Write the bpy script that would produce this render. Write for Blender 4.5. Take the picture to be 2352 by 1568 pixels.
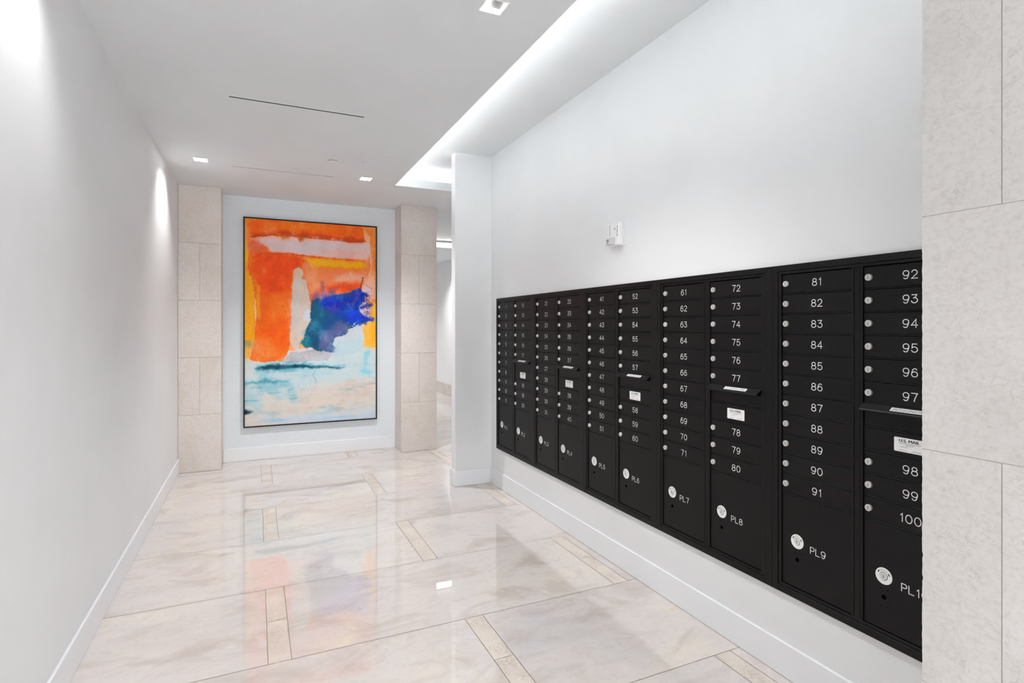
import bpy, bmesh, math, random
import numpy as np
from mathutils import Vector, Matrix

for o in list(bpy.data.objects):
    bpy.data.objects.remove(o, do_unlink=True)
S = bpy.context.scene
COL = S.collection
random.seed(7)

# ------------------------------------------------------------------ measured room (metres)
EYE = 1.541            # camera height; hall runs along +Y, mail wall on the right (+X)
XL = -0.745            # left wall face
XR = 2.122             # mail wall face
ZC = 3.036             # lower ceiling
ZT = 3.220             # raised tray ceiling
YB = 7.090             # back wall behind the painting
YN = -4.60             # unseen hall end behind the camera, left open for added fill light
XF = 3.935             # far corridor wall
YF = 17.0

# ------------------------------------------------------------------ camera
cam = bpy.data.cameras.new('camera')
cam.sensor_width = 36.0
cam.lens = 1277.0 / 2352.0 * 36.0
cam.shift_y = -34.0 / 2352.0
cam.clip_start = 0.05
cam_o = bpy.data.objects.new('camera', cam)
cam_o.location = (0, 0, EYE)
cam_o.rotation_euler = (math.radians(90), 0, -math.radians(24.724))
COL.objects.link(cam_o)
S.camera = cam_o

# ------------------------------------------------------------------ colour management, world
S.view_settings.view_transform = 'Standard'
S.view_settings.look = 'None'
S.view_settings.gamma = 1.0
S.view_settings.use_curve_mapping = False
S.view_settings.exposure = 1.41
S.cycles.max_bounces = 14
S.cycles.diffuse_bounces = 10
S.cycles.glossy_bounces = 6
S.cycles.sample_clamp_indirect = 60.0
S.cycles.use_denoising = True

world = bpy.data.worlds.new('world')
S.world = world
world.use_nodes = True
bg = world.node_tree.nodes['Background']
bg.inputs[0].default_value = (0.985, 0.99, 1.0, 1)
bg.inputs[1].default_value = 2.2

SPOT_W = 62.0          # downlight power
COVE_W = 1.95          # cove power per metre
LAMP_TINT = (1.0, 0.996, 0.990)


def area_light(name, loc, rot, sx, sy, power, portal=False, color=LAMP_TINT, spread=None):
    d = bpy.data.lights.new(name, 'AREA')
    d.shape = 'RECTANGLE'
    d.size, d.size_y = sx, sy
    d.energy = power
    d.color = color
    if spread:
        d.spread = spread
    if portal:
        d.cycles.is_portal = True
    o = bpy.data.objects.new(name, d)
    o.location = loc
    o.rotation_euler = rot
    COL.objects.link(o)
    return o


# added ambient fill: world light let in through the unseen open hall end
area_light('ambient_fill_portal', (0.69, YN, 1.6), (math.radians(90), 0, 0), 2.9, 3.2, 1.0, portal=True)
# LED tape in the cove along the soffit edge (points up and out over the lip)
area_light('cove_tape_side', (1.215, 0.70, 3.106), (0, math.radians(180 + 50), 0), 0.02, 10.2, COVE_W * 10.2)
# LED tape in the cove at the far end of the tray
area_light('cove_tape_end', (2.3, 5.945, 3.106), (math.radians(180 + 50), 0, 0), 2.0, 0.02, COVE_W * 0.75)


# ------------------------------------------------------------------ materials
def srgb(r, g=None, b=None):
    if g is None:
        r, g, b = r
    f = lambda c: (c / 255 / 12.92) if c / 255 <= 0.04045 else ((c / 255 + 0.055) / 1.055) ** 2.4
    return (f(r), f(g), f(b), 1.0)


class NT:
    """tiny node-tree helper"""
    def __init__(s, name):
        s.m = bpy.data.materials.new(name)
        s.m.use_nodes = True
        s.t = s.m.node_tree
        s.b = s.t.nodes['Principled BSDF']

    def n(s, typ, **kw):
        nd = s.t.nodes.new(typ)
        for k, v in kw.items():
            if k.startswith('i_'):
                key = k[2:]
                nd.inputs[int(key) if key.isdigit() else key.replace('_', ' ')].default_value = v
            else:
                setattr(nd, k, v)
        return nd

    def l(s, a, b):
        s.t.links.new(a, b)

    def noise(s, vec, scale, detail=4, rough=0.55, dist=0.0):
        nd = s.n('ShaderNodeTexNoise', i_Scale=scale, i_Detail=detail, i_Roughness=rough, i_Distortion=dist)
        s.l(vec, nd.inputs['Vector'])
        return nd.outputs['Fac']

    def ramp(s, fac, stops, interp='LINEAR'):
        nd = s.n('ShaderNodeValToRGB')
        cr = nd.color_ramp
        cr.interpolation = interp
        while len(cr.elements) < len(stops):
            cr.elements.new(0.5)
        for e, (p, c) in zip(cr.elements, stops):
            e.position = p
            e.color = c if len(c) == 4 else (*c, 1)
        s.l(fac, nd.inputs['Fac'])
        return nd.outputs['Color']

    def mix(s, fac, a, b, blend='MIX'):
        nd = s.n('ShaderNodeMix', data_type='RGBA', blend_type=blend)
        for sock, v in ((nd.inputs[0], fac), (nd.inputs[6], a), (nd.inputs[7], b)):
            if hasattr(v, 'links') or isinstance(v, bpy.types.NodeSocket):
                s.l(v, sock)
            else:
                sock.default_value = v
        return nd.outputs[2]

    def bump(s, h, strength, dist=0.002):
        nd = s.n('ShaderNodeBump', i_Strength=strength, i_Distance=dist)
        s.l(h, nd.inputs['Height'])
        s.l(nd.outputs['Normal'], s.b.inputs['Normal'])

    def pos(s, scale=(1, 1, 1), attr=None):
        g = s.n('ShaderNodeNewGeometry')
        mp = s.n('ShaderNodeMapping')
        mp.inputs['Scale'].default_value = scale
        s.l(g.outputs['Position'], mp.inputs['Vector'])
        out = mp.outputs['Vector']
        if attr:
            a = s.n('ShaderNodeAttribute', attribute_name=attr)
            k = s.n('ShaderNodeVectorMath', operation='SCALE')
            k.inputs[0].default_value = (37.0, 23.0, 11.0)
            s.l(a.outputs['Fac'], k.inputs['Scale'])
            ad = s.n('ShaderNodeVectorMath', operation='ADD')
            s.l(out, ad.inputs[0])
            s.l(k.outputs[0], ad.inputs[1])
            out = ad.outputs[0]
        return out

    def set(s, **kw):
        for k, v in kw.items():
            s.b.inputs[k.replace('_', ' ')].default_value = v


def plain(name, col, rough=0.5, metal=0.0, spec=0.5, emit=None, estr=0.0):
    t = NT(name)
    t.set(Base_Color=col, Roughness=rough, Metallic=metal)
    t.b.inputs['Specular IOR Level'].default_value = spec
    if emit:
        t.b.inputs['Emission Color'].default_value = emit
        t.b.inputs['Emission Strength'].default_value = estr
    return t.m


def paint_mat(name, col, rough=0.6, grain=0.06):
    t = NT(name)
    p = t.pos()
    v = t.noise(p, 2.2, 3)
    c2 = tuple(c * 0.965 for c in col[:3]) + (1,)
    t.l(t.ramp(v, [(0.3, c2), (0.7, col)]), t.b.inputs['Base Color'])
    t.set(Roughness=rough)
    t.b.inputs['Specular IOR Level'].default_value = 0.3
    t.bump(t.noise(p, 420, 2), grain, 0.0006)
    return t.m


M_WALL = paint_mat('white_wall_paint', srgb(230, 231, 232))
M_CEIL = paint_mat('ceiling_paint', srgb(226, 230, 232))
M_TRIM = paint_mat('gloss_trim_paint', srgb(235, 237, 240), 0.35, 0.02)
M_FIXT = plain('fixture_white', srgb(236, 236, 236), 0.4)
M_DARK = plain('slot_black', (0.004, 0.004, 0.004, 1), 0.9, spec=0.1)


def textile_wall():
    t = NT('woven_wallcovering')
    p = t.pos((1, 1, 1))
    a = t.noise(t.pos((900, 900, 18)), 1.0, 2)
    b = t.noise(t.pos((18, 18, 900)), 1.0, 2)
    add = t.n('ShaderNodeMath', operation='ADD')
    t.l(a, add.inputs[0]); t.l(b, add.inputs[1])
    t.l(t.ramp(add.outputs[0], [(0.7, srgb(212, 219, 224)), (1.0, srgb(227, 233, 238))]), t.b.inputs['Base Color'])
    t.set(Roughness=0.75)
    t.b.inputs['Specular IOR Level'].default_value = 0.25
    t.bump(add.outputs[0], 0.15, 0.0008)
    return t.m


M_BACK = textile_wall()


def slab_mat(name, c_main, c_warm, c_cool, c_vein):
    t = NT(name)
    p = t.pos((1, 1, 1), 'seed')
    big = t.noise(p, 1.3, 5, 0.6, 0.6)
    c = t.ramp(big, [(0.30, c_cool), (0.45, c_main), (0.55, c_main), (0.68, c_warm)])
    cl = t.noise(t.pos((1.0, 1.7, 1.7), 'seed'), 2.6, 6, 0.62, 0.8)
    c = t.mix(t.ramp(cl, [(0.50, (0, 0, 0)), (0.68, (0.60, 0.60, 0.60))]), c, c_vein)
    pale = t.noise(p, 3.4, 5, 0.6, 0.5)
    c = t.mix(t.ramp(pale, [(0.54, (0, 0, 0)), (0.72, (0.5, 0.5, 0.5))]), c, c_cool)
    streak = t.noise(t.pos((1.2, 3.4, 3.4), 'seed'), 1.3, 6, 0.6, 1.2)
    c = t.mix(t.ramp(streak, [(0.50, (0, 0, 0)), (0.78, (0.34, 0.34, 0.34))]), c, c_vein)
    fine = t.noise(p, 26, 6, 0.7)
    c = t.mix(t.ramp(fine, [(0.52, (0, 0, 0)), (0.74, (0.30, 0.30, 0.30))]), c, c_vein)
    vn = t.noise(t.pos((1.0, 2.2, 2.2), 'seed'), 2.1, 3, 0.5, 1.6)
    c = t.mix(t.ramp(vn, [(0.494, (0, 0, 0)), (0.5, (0.22, 0.22, 0.22)), (0.506, (0, 0, 0))]), c, c_vein)
    at = t.n('ShaderNodeAttribute', attribute_name='seed')
    hsv = t.n('ShaderNodeHueSaturation')
    mr = t.n('ShaderNodeMapRange')
    mr.inputs['To Min'].default_value = 0.955
    mr.inputs['To Max'].default_value = 1.035
    t.l(at.outputs['Fac'], mr.inputs['Value'])
    t.l(mr.outputs[0], hsv.inputs['Value'])
    t.l(c, hsv.inputs['Color'])
    t.l(hsv.outputs['Color'], t.b.inputs['Base Color'])
    t.l(t.ramp(t.noise(p, 5, 4), [(0.3, (0.008,) * 3), (0.7, (0.022,) * 3)]), t.b.inputs['Roughness'])
    t.b.inputs['IOR'].default_value = 1.85
    return t.m


M_SLAB = slab_mat('polished_limestone', srgb(215, 208, 204), srgb(223, 215, 202), srgb(208, 205, 205), srgb(184, 171, 163))
M_GROUT = plain('floor_grout', srgb(168, 150, 134), 0.6)


def strip_mat():
    t = NT('antiqued_stone_strip')
    p = t.pos((1, 1, 1), 'seed')
    c = t.ramp(t.noise(p, 7, 4), [(0.35, srgb(214, 205, 195)), (0.65, srgb(225, 216, 206))])
    pit = t.noise(p, 95, 5, 0.65, 0.4)
    blot = t.noise(p, 9, 3)
    mul = t.n('ShaderNodeMath', operation='MULTIPLY')
    t.l(t.ramp(pit, [(0.47, (0, 0, 0)), (0.58, (1, 1, 1))]), mul.inputs[0])
    t.l(t.ramp(blot, [(0.36, (0.08,) * 3), (0.60, (0.8,) * 3)]), mul.inputs[1])
    c = t.mix(mul.outputs[0], c, srgb(168, 152, 136))
    t.l(c, t.b.inputs['Base Color'])
    t.l(t.ramp(mul.outputs[0], [(0, (0.10,) * 3), (0.5, (0.45,) * 3)]), t.b.inputs['Roughness'])
    t.b.inputs['IOR'].default_value = 1.5
    t.bump(mul.outputs[0], -0.25, 0.001)
    return t.m


M_STRIP = strip_mat()


def shellstone(name, c1, c2, c3, mark):
    t = NT(name)
    p = t.pos((1, 1, 1), 'seed')
    c = t.ramp(t.noise(p, 2.2, 5, 0.6, 0.5), [(0.33, c1), (0.5, c2), (0.68, c3)])
    fine = t.noise(t.pos((1, 1, 2.2), 'seed'), 34, 6, 0.7, 0.5)
    c = t.mix(t.ramp(fine, [(0.50, (0, 0, 0)), (0.72, (0.30,) * 3)]), c, mark)
    mott = t.noise(p, 75, 4, 0.65, 0.3)
    c = t.mix(t.ramp(mott, [(0.46, (0, 0, 0)), (0.68, (0.25,) * 3)]), c, mark)
    # thin broken fossil outlines at three sizes
    for sc, gs, wd, amt in ((11, 8, 0.012, 0.42), (24, 13, 0.020, 0.36), (48, 22, 0.034, 0.34)):
        w = t.noise(p, sc, 2, 0.5, 1.5)
        gate = t.noise(p, gs, 2)
        line = t.ramp(w, [(0.5 - wd, (0, 0, 0)), (0.5, (amt,) * 3), (0.5 + wd, (0, 0, 0))])
        g = t.ramp(gate, [(0.57, (0, 0, 0)), (0.66, (1, 1, 1))])
        mul = t.n('ShaderNodeMath', operation='MULTIPLY')
        t.l(line, mul.inputs[0]); t.l(g, mul.inputs[1])
        c = t.mix(mul.outputs[0], c, tuple(x * 0.8 for x in mark[:3]) + (1,))
    pit = t.noise(p, 60, 3, 0.6)
    c = t.mix(t.ramp(pit, [(0.70, (0, 0, 0)), (0.78, (0.5,) * 3)]), c, tuple(x * 0.7 for x in mark[:3]) + (1,))
    t.l(c, t.b.inputs['Base Color'])
    t.set(Roughness=0.5)
    t.b.inputs['Specular IOR Level'].default_value = 0.3
    t.bump(fine, 0.12, 0.0015)
    return t.m


M_SHELL = shellstone('warm_shellstone', srgb(216, 207, 198), srgb(223, 215, 209), srgb(226, 219, 215), srgb(182, 168, 156))
M_SHELLGREY = shellstone('pale_grey_shellstone', srgb(206, 203, 200), srgb(212, 209, 206), srgb(217, 214, 212), srgb(176, 170, 164))
M_JOINTGREY = plain('grey_stone_joint', srgb(190, 185, 180), 0.8)
M_JOINT = plain('stone_joint', srgb(166, 158, 152), 0.8)


def black_mat():
    t = NT('textured_black_powder_coat')
    p = t.pos()
    n = t.noise(p, 900, 2)
    t.l(t.ramp(n, [(0.4, (0.0006, 0.0006, 0.0006)), (0.7, (0.0020, 0.0020, 0.0020))]), t.b.inputs['Base Color'])
    t.set(Roughness=0.46)
    t.b.inputs['Specular IOR Level'].default_value = 0.27
    t.bump(n, 0.25, 0.0004)
    return t.m


M_BLACK = black_mat()
M_HOLE = plain('dark_opening', (0.001, 0.001, 0.001, 1), 1.0, spec=0.0)
M_WHITEINK = plain('engraved_white', srgb(226, 226, 226), 0.5)
M_INK = plain('black_print', (0.012, 0.012, 0.012, 1), 0.6)
M_GREYINK = plain('grey_print', srgb(120, 120, 120), 0.6)
M_LABEL = plain('label_white', srgb(232, 232, 232), 0.45)
M_LOCK = plain('satin_nickel', srgb(226, 226, 224), 0.35, 0.55)
M_KEY = plain('keyway_dark', (0.03, 0.03, 0.03, 1), 0.6)
M_GLOW = plain('lamp_glow', (1, 1, 1, 1), 0.5, emit=(1, 0.99, 0.97, 1), estr=9.0)
M_GLOWSOFT = plain('luminaire_glow', (1, 1, 1, 1), 0.5, emit=(1, 0.99, 0.97, 1), estr=2.2)
M_REFL = plain('brushed_reflector', srgb(205, 205, 205), 0.22, 0.9)
M_BAFFLE = plain('dark_baffle', srgb(96, 96, 96), 0.35, 0.6)
M_FRAME = plain('dark_bronze_frame', srgb(22, 15, 17), 0.45, spec=0.2)
M_LENS = plain('strobe_lens', srgb(205, 207, 210), 0.12, spec=0.7)


# ------------------------------------------------------------------ mesh helpers
class MB:
    def __init__(s):
        s.v, s.f, s.mi, s.mats = [], [], [], []

    def _m(s, m):
        if m not in s.mats:
            s.mats.append(m)
        return s.mats.index(m)

    def poly(s, pts, m):
        i = len(s.v)
        s.v += [tuple(p) for p in pts]
        s.f.append(list(range(i, i + len(pts))))
        s.mi.append(s._m(m))

    def mesh(s, vs, fs, m):
        i = len(s.v)
        s.v += [tuple(p) for p in vs]
        for f in fs:
            s.f.append([i + k for k in f])
            s.mi.append(s._m(m))

    def box(s, x0, x1, y0, y1, z0, z1, m, b=0.0):
        """box with optional 45 degree bevel of size b"""
        if x0 > x1: x0, x1 = x1, x0
        if y0 > y1: y0, y1 = y1, y0
        if z0 > z1: z0, z1 = z1, z0
        if b <= 0:
            vs = [(x, y, z) for x in (x0, x1) for y in (y0, y1) for z in (z0, z1)]
            fs = [(0, 1, 3, 2), (4, 6, 7, 5), (0, 4, 5, 1), (2, 3, 7, 6), (0, 2, 6, 4), (1, 5, 7, 3)]
            s.mesh(vs, fs, m)
            return
        bm = bmesh.new()
        bmesh.ops.create_cube(bm, size=1.0)
        for v in bm.verts:
            v.co = Vector(((x0 + x1) / 2 + v.co.x * (x1 - x0), (y0 + y1) / 2 + v.co.y * (y1 - y0), (z0 + z1) / 2 + v.co.z * (z1 - z0)))
        bmesh.ops.bevel(bm, geom=list(bm.edges), offset=b, segments=1, affect='EDGES', profile=0.5)
        bm.verts.index_update()
        s.mesh([tuple(v.co) for v in bm.verts], [[v.index for v in f.verts] for f in bm.faces], m)
        bm.free()

    def lathe(s, origin, axis, prof, m, n=24, u=None):
        """revolve prof [(radius, height)] about axis; closes the first/last ring when radius is 0"""
        a = Vector(axis).normalized()
        if u is None:
            u = Vector((0, 0, 1)) if abs(a.z) < 0.9 else Vector((1, 0, 0))
        u = (Vector(u) - a * a.dot(Vector(u))).normalized()
        w = a.cross(u)
        O = Vector(origin)
        rings = []
        vs, fs = [], []
        for r, h in prof:
            if r <= 1e-9:
                rings.append([len(vs)])
                vs.append(tuple(O + a * h))
            else:
                base = len(vs)
                rings.append(list(range(base, base + n)))
                for k in range(n):
                    t = 2 * math.pi * k / n
                    vs.append(tuple(O + a * h + u * (r * math.cos(t)) + w * (r * math.sin(t))))
        for A, B in zip(rings, rings[1:]):
            for k in range(n):
                k2 = (k + 1) % n
                if len(A) == 1 and len(B) == 1:
                    continue
                if len(A) == 1:
                    fs.append((A[0], B[k], B[k2]))
                elif len(B) == 1:
                    fs.append((A[k], B[0], A[k2]))
                else:
                    fs.append((A[k], B[k], B[k2], A[k2]))
        s.mesh(vs, fs, m)

    def build(s, name, parent=None, smooth=None, data_only=False):
        me = bpy.data.meshes.new(name)
        me.from_pydata(s.v, [], s.f)
        for m in s.mats:
            me.materials.append(m)
        me.polygons.foreach_set('material_index', s.mi)
        bm = bmesh.new()
        bm.from_mesh(me)
        bmesh.ops.recalc_face_normals(bm, faces=bm.faces)
        bm.to_mesh(me)
        bm.free()
        me.update()
        if smooth is not None:
            me.polygons.foreach_set('use_smooth', [True] * len(me.polygons))
            try:
                me.set_sharp_from_angle(angle=math.radians(smooth))
            except Exception:
                pass
        if data_only:
            return me
        return link(name, me, parent)


def link(name, me, parent=None):
    o = bpy.data.objects.new(name, me)
    COL.objects.link(o)
    if parent is not None:
        o.parent = parent
    return o


def tag(o, label, cat, group=None, kind=None):
    o['label'] = label
    o['category'] = cat
    if group:
        o['group'] = group
    if kind:
        o['kind'] = kind
    return o


def struct(o, label, cat):
    return tag(o, label, cat, kind='structure')


def empty(name, loc):
    o = bpy.data.objects.new(name, None)
    o.empty_display_size = 0.1
    o.location = loc
    COL.objects.link(o)
    return o


_tc = {}


def text_shape(txt, bold=0.0):
    """vertices/faces of a line of text, cap height 1, centred in x, baseline y=0"""
    key = (txt, bold)
    if key in _tc:
        return _tc[key]
    cu = bpy.data.curves.new('lettering', 'FONT')
    cu.body = txt
    cu.resolution_u = 3
    cu.offset = bold
    ob = bpy.data.objects.new('lettering', cu)
    COL.objects.link(ob)
    bpy.context.view_layer.update()
    me = bpy.data.meshes.new_from_object(ob.evaluated_get(bpy.context.evaluated_depsgraph_get()))
    vs = [tuple(v.co) for v in me.vertices]
    fs = [list(p.vertices) for p in me.polygons]
    bpy.data.objects.remove(ob)
    bpy.data.curves.remove(cu)
    bpy.data.meshes.remove(me)
    xs = [v[0] for v in vs]
    cx = (min(xs) + max(xs)) / 2
    H = 0.729
    vs = [((v[0] - cx) / H, v[1] / H) for v in vs]
    _tc[key] = (vs, fs, (max(xs) - min(xs)) / H)
    return _tc[key]


# engraved single-stroke characters, cap height 1
def _ell(cx, cy, rx, ry, a0, a1, n=22):
    return [(cx + rx * math.cos(math.radians(a0 + (a1 - a0) * k / n)), cy + ry * math.sin(math.radians(a0 + (a1 - a0) * k / n))) for k in range(n + 1)]


GLYPH = {
    '0': (0.72, [_ell(.36, .5, .36, .5, 90, 450, 32)]),
    '1': (0.40, [[(.10, .80), (.18, .86), (.30, 1.0), (.30, 0)]]),
    '2': (0.68, [_ell(.33, .70, .31, .30, 170, -38) + [(.0, 0), (.68, 0)]]),
    '3': (0.68, [[(.04, 1), (.60, 1), (.50, .80), (.40, .68), (.22, .58)], [(.22, .58)] + _ell(.33, .31, .35, .31, 105, -165, 26)]),
    '4': (0.72, [[(.52, 0), (.52, 1), (.0, .30), (.72, .30)]]),
    '5': (0.68, [[(.60, 1), (.10, 1), (.05, .52)] + _ell(.33, .32, .34, .32, 125, -160, 26)]),
    '6': (0.68, [_ell(.34, .31, .34, .31, 0, 360, 30), [(.01, .36), (.04, .55), (.12, .78)] + _ell(.38, .74, .26, .26, 140, 30, 10)]),
    '7': (0.68, [[(.0, 1), (.68, 1), (.58, .80), (.46, .52), (.36, .26), (.30, 0)]]),
    '8': (0.68, [_ell(.34, .76, .28, .24, -90, 270, 26), _ell(.34, .27, .34, .27, 90, 450, 28)]),
    'P': (0.62, [[(0, 0), (0, 1), (.38, 1)] + _ell(.38, .73, .27, .27, 90, -90, 14) + [(0, .46)]]),
    'L': (0.60, [[(0, 1), (0, 0), (.60, 0)]]),
}
GLYPH['9'] = (0.68, [[(.68 - x, 1 - y) for x, y in st] for st in GLYPH['6'][1]])


def stroke_text(mb, txt, place, cap, width, gap, m, align='C'):
    """engraved text; place(u, v, lift) -> local point"""
    tot = sum(GLYPH[c][0] for c in txt) + gap * (len(txt) - 1)
    x = {'C': -tot / 2, 'L': 0}[align]
    hw = width / 2
    lay = 0
    for c in txt:
        w, strokes = GLYPH[c]
        for st in strokes:
            pts = [Vector(((x + px) * cap, py * cap)) for px, py in st]
            pts = [p for k, p in enumerate(pts) if k == 0 or (p - pts[k - 1]).length > 1e-6]
            closed = (pts[0] - pts[-1]).length < 1e-5
            L, R = [], []
            lay += 1
            for k, p in enumerate(pts):
                a = pts[k - 1] if k > 0 else (pts[-2] if closed else None)
                b = pts[k + 1] if k < len(pts) - 1 else (pts[1] if closed else None)
                d1 = (p - a).normalized() if a is not None else None
                d2 = (b - p).normalized() if b is not None else None
                d1 = d1 or d2
                d2 = d2 or d1
                n1 = Vector((-d1.y, d1.x)); n2 = Vector((-d2.y, d2.x))
                nn = (n1 + n2)
                nn = n1 if nn.length < 1e-4 else nn.normalized()
                k_ = hw / max(0.45, nn.dot(n1))
                L.append(p + nn * k_); R.append(p - nn * k_)
            for k in range(len(pts) - 1):
                mb.poly([place(*q, lay * 4e-5) for q in (L[k], R[k], R[k + 1], L[k + 1])], m)
            if not closed:
                for e, d in ((pts[0], (pts[0] - pts[1]).normalized()), (pts[-1], (pts[-1] - pts[-2]).normalized())):
                    a0 = math.atan2(d.y, d.x)
                    arc = [e + Vector((math.cos(a0 + t), math.sin(a0 + t))) * hw for t in (-1.5708, -0.9, -0.3, 0.3, 0.9, 1.5708)]
                    mb.poly([place(*q, lay * 4e-5 + 1e-5) for q in arc], m)
        x += w + gap


# ------------------------------------------------------------------ floor
def make_floor():
    mb = MB()
    seeds = []
    rnd = random.Random(11)
    x0, x1, y0, y1 = XL - 0.1, XF + 0.1, YN - 0.3, YF + 0.1
    mb.poly([(x0, y0, -0.003), (x1, y0, -0.003), (x1, y1, -0.003), (x0, y1, -0.003)], M_GROUT)
    seeds.append(0)
    P, G = 0.797, 0.0013
    j0 = math.floor((y0 - 2.769) / P)
    j1 = math.ceil((y1 - 2.769) / P)
    for j in range(j0, j1):
        a, b = max(2.769 + j * P, y0), min(2.769 + (j + 1) * P, y1)
        if b - a < 0.02:
            continue
        prev = x0
        for k in range(-2, 6):
            if (k + j) % 2:
                continue
            s0, s1 = 0.05 + 0.95 * k, 0.15 + 0.95 * k
            if s1 < x0 or s0 > x1:
                continue
            if s0 - prev > 0.01:
                mb.poly([(prev + G, a + G, 0), (s0 - G, a + G, 0), (s0 - G, b - G, 0), (prev + G, b - G, 0)], M_SLAB)
                seeds.append(rnd.random())
            mid = a + (b - a) * rnd.choice((0.5, 0.52, 0.46))
            for q0, q1 in ((a, mid), (mid, b)):
                mb.poly([(s0 + G, q0 + G, 0), (s1 - G, q0 + G, 0), (s1 - G, q1 - G, 0), (s0 + G, q1 - G, 0)], M_STRIP)
                seeds.append(rnd.random())
            prev = s1
        if x1 - prev > 0.01:
            mb.poly([(prev + G, a + G, 0), (x1, a + G, 0), (x1, b - G, 0), (prev + G, b - G, 0)], M_SLAB)
            seeds.append(rnd.random())
    o = mb.build('floor')
    at = o.data.attributes.new('seed', 'FLOAT', 'FACE')
    at.data.foreach_set('value', seeds)
    for p in o.data.polygons:           # all faces look up
        if p.normal.z < 0:
            p.flip()
    struct(o, 'polished beige limestone floor with narrow antiqued stone inlay strips', 'floor')


make_floor()

# ------------------------------------------------------------------ ceilings (with openings for the downlights)
DOWNLIGHTS = [  # centre x, centre y, half x, half y
    (-0.450, 5.690, 0.052, 0.052),
    (1.008, 5.775 - 0.05, 0.052, 0.052),
    (1.009, 2.395, 0.052, 0.052),
    (-0.450, 2.395, 0.052, 0.052),
    (1.008, -0.95, 0.052, 0.052),  # unseen, added behind the camera for bounce light
    (-0.450, -0.95, 0.052, 0.052),  # unseen as well, added for bounce on the left-wall side
    (3.300, 11.40, 0.052, 0.052),
    (2.950, 7.60, 0.052, 0.052),  # out of sight behind the wing wall, added to brighten the corridor
    (3.300, 14.20, 0.052, 0.052),  # unseen, added deep in the corridor to light its wall
]
Z2 = 3.020             # ceiling of the far corridor


def sheet(mb, x0, x1, y0, y1, z, holes, m):
    xs = sorted({x0, x1} | {v for h in holes for v in (h[0] - h[2], h[0] + h[2])})
    ys = sorted({y0, y1} | {v for h in holes for v in (h[1] - h[3], h[1] + h[3])})
    for a, b in zip(xs, xs[1:]):
        for c, d in zip(ys, ys[1:]):
            mx, my = (a + b) / 2, (c + d) / 2
            if any(abs(mx - h[0]) < h[2] and abs(my - h[1]) < h[3] for h in holes):
                continue
            mb.poly([(a, c, z), (a, d, z), (b, d, z), (b, c, z)], m)


XS, YE = 1.335, 5.865   # soffit edge and far end of the raised tray
LIP = 0.088
cb = MB()
near = [h for h in DOWNLIGHTS if h[1] < 9.3]
sheet(cb, XL - .05, XS, YN, YE, ZC, [h for h in near if h[1] < YE], M_CEIL)
sheet(cb, XL - .05, XF + .05, YE, 9.36, ZC, [h for h in near if h[1] > YE], M_CEIL)
cb.poly([(XL - .05, 9.36, Z2), (XF + .05, 9.36, Z2), (XF + .05, 9.36, ZC), (XL - .05, 9.36, ZC)], M_CEIL)
sheet(cb, XL - .05, XF + .05, 9.36, YF, Z2, [h for h in DOWNLIGHTS if h[1] > 9.3], M_CEIL)
# soffit lip along the hall and across the tray end, cove trough behind it
cb.box(XS - 0.02, XS, YN, YE, ZC + 0.0005, ZC + LIP, M_CEIL)
cb.box(XS - 0.02, XF, YE, YE + 0.02, ZC + 0.0005, ZC + LIP, M_CEIL)
o = cb.build('ceiling')
struct(o, 'lower white ceiling over the hall with a sharp edge at the raised tray', 'ceiling')
tb = MB()
tb.poly([(1.120, YN, ZT), (1.120, 6.0, ZT), (XF, 6.0, ZT), (XF, YN, ZT)], M_CEIL)
tb.poly([(1.120, YN, ZC + .001), (1.120, YN, ZT), (1.120, 6.0, ZT), (1.120, 6.0, ZC + .001)], M_CEIL)
tb.poly([(1.120, 6.0, ZC + .001), (1.120, 6.0, ZT), (XF, 6.0, ZT), (XF, 6.0, ZC + .001)], M_CEIL)
o = tb.build('ceiling')
struct(o, 'raised white tray ceiling lit by a hidden cove above the mailboxes', 'ceiling')

# ------------------------------------------------------------------ walls
U0, UW, NU = 4.939, 0.79, 5        # first mailbox unit edge, unit width, units
MZ0, MZ1 = 0.371, 1.811
w = MB()
w.box(XL - 0.12, XL, YN, 7.2, -0.05, 3.3, M_WALL)
struct(w.build('wall_left'), 'long plain white wall on the left side of the hall', 'wall')
w = MB()
yA, yB_, zA, zB_ = U0 - UW * NU + 0.012, U0 - 0.012, MZ0 + 0.012, MZ1 - 0.012
SX, SY0, SY1 = 1.744, 5.098, 5.205
TH = 0.30
w.box(XR, XR + TH, YN, SY1, -0.05, zA, M_WALL)
w.box(XR, XR + TH, YN, SY1, zB_, 3.3, M_WALL)
w.box(XR, XR + TH, YN, yA, zA, zB_, M_WALL)
w.box(XR, XR + TH, yB_, SY1, zA, zB_, M_WALL)
w.box(XR + 0.12, XR + TH, yA, yB_, zA, zB_, M_WALL)
struct(w.build('wall_right'), 'white wall that holds the black mailboxes', 'wall')
w = MB()
w.box(SX, XR - 0.0005, SY0, SY1, -0.05, 3.3, M_WALL)
struct(w.build('wall_end'), 'narrow white wing wall at the far end of the mailboxes', 'wall')
w = MB()
w.box(XR + TH, XF + 0.12, SY1 - 0.12, SY1, -0.05, 3.3, M_WALL)
w.box(XF, XF + 0.12, SY1, YF, -0.05, 3.3, M_WALL)
w.box(2.0, XF + 0.12, YF, YF + 0.12, -0.05, 3.3, M_WALL)
w.box(1.95, 2.07, YB + 0.12, YF, -0.05, 3.3, M_WALL)
struct(w.build('wall_far'), 'bright white wall of the far corridor seen past the wing wall', 'wall')
w = MB()
w.box(XL - 0.12, 2.07, YB, YB + 0.12, -0.05, 3.3, M_BACK)
struct(w.build('wall_back'), 'pale grey wall behind the painting', 'wall')

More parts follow.
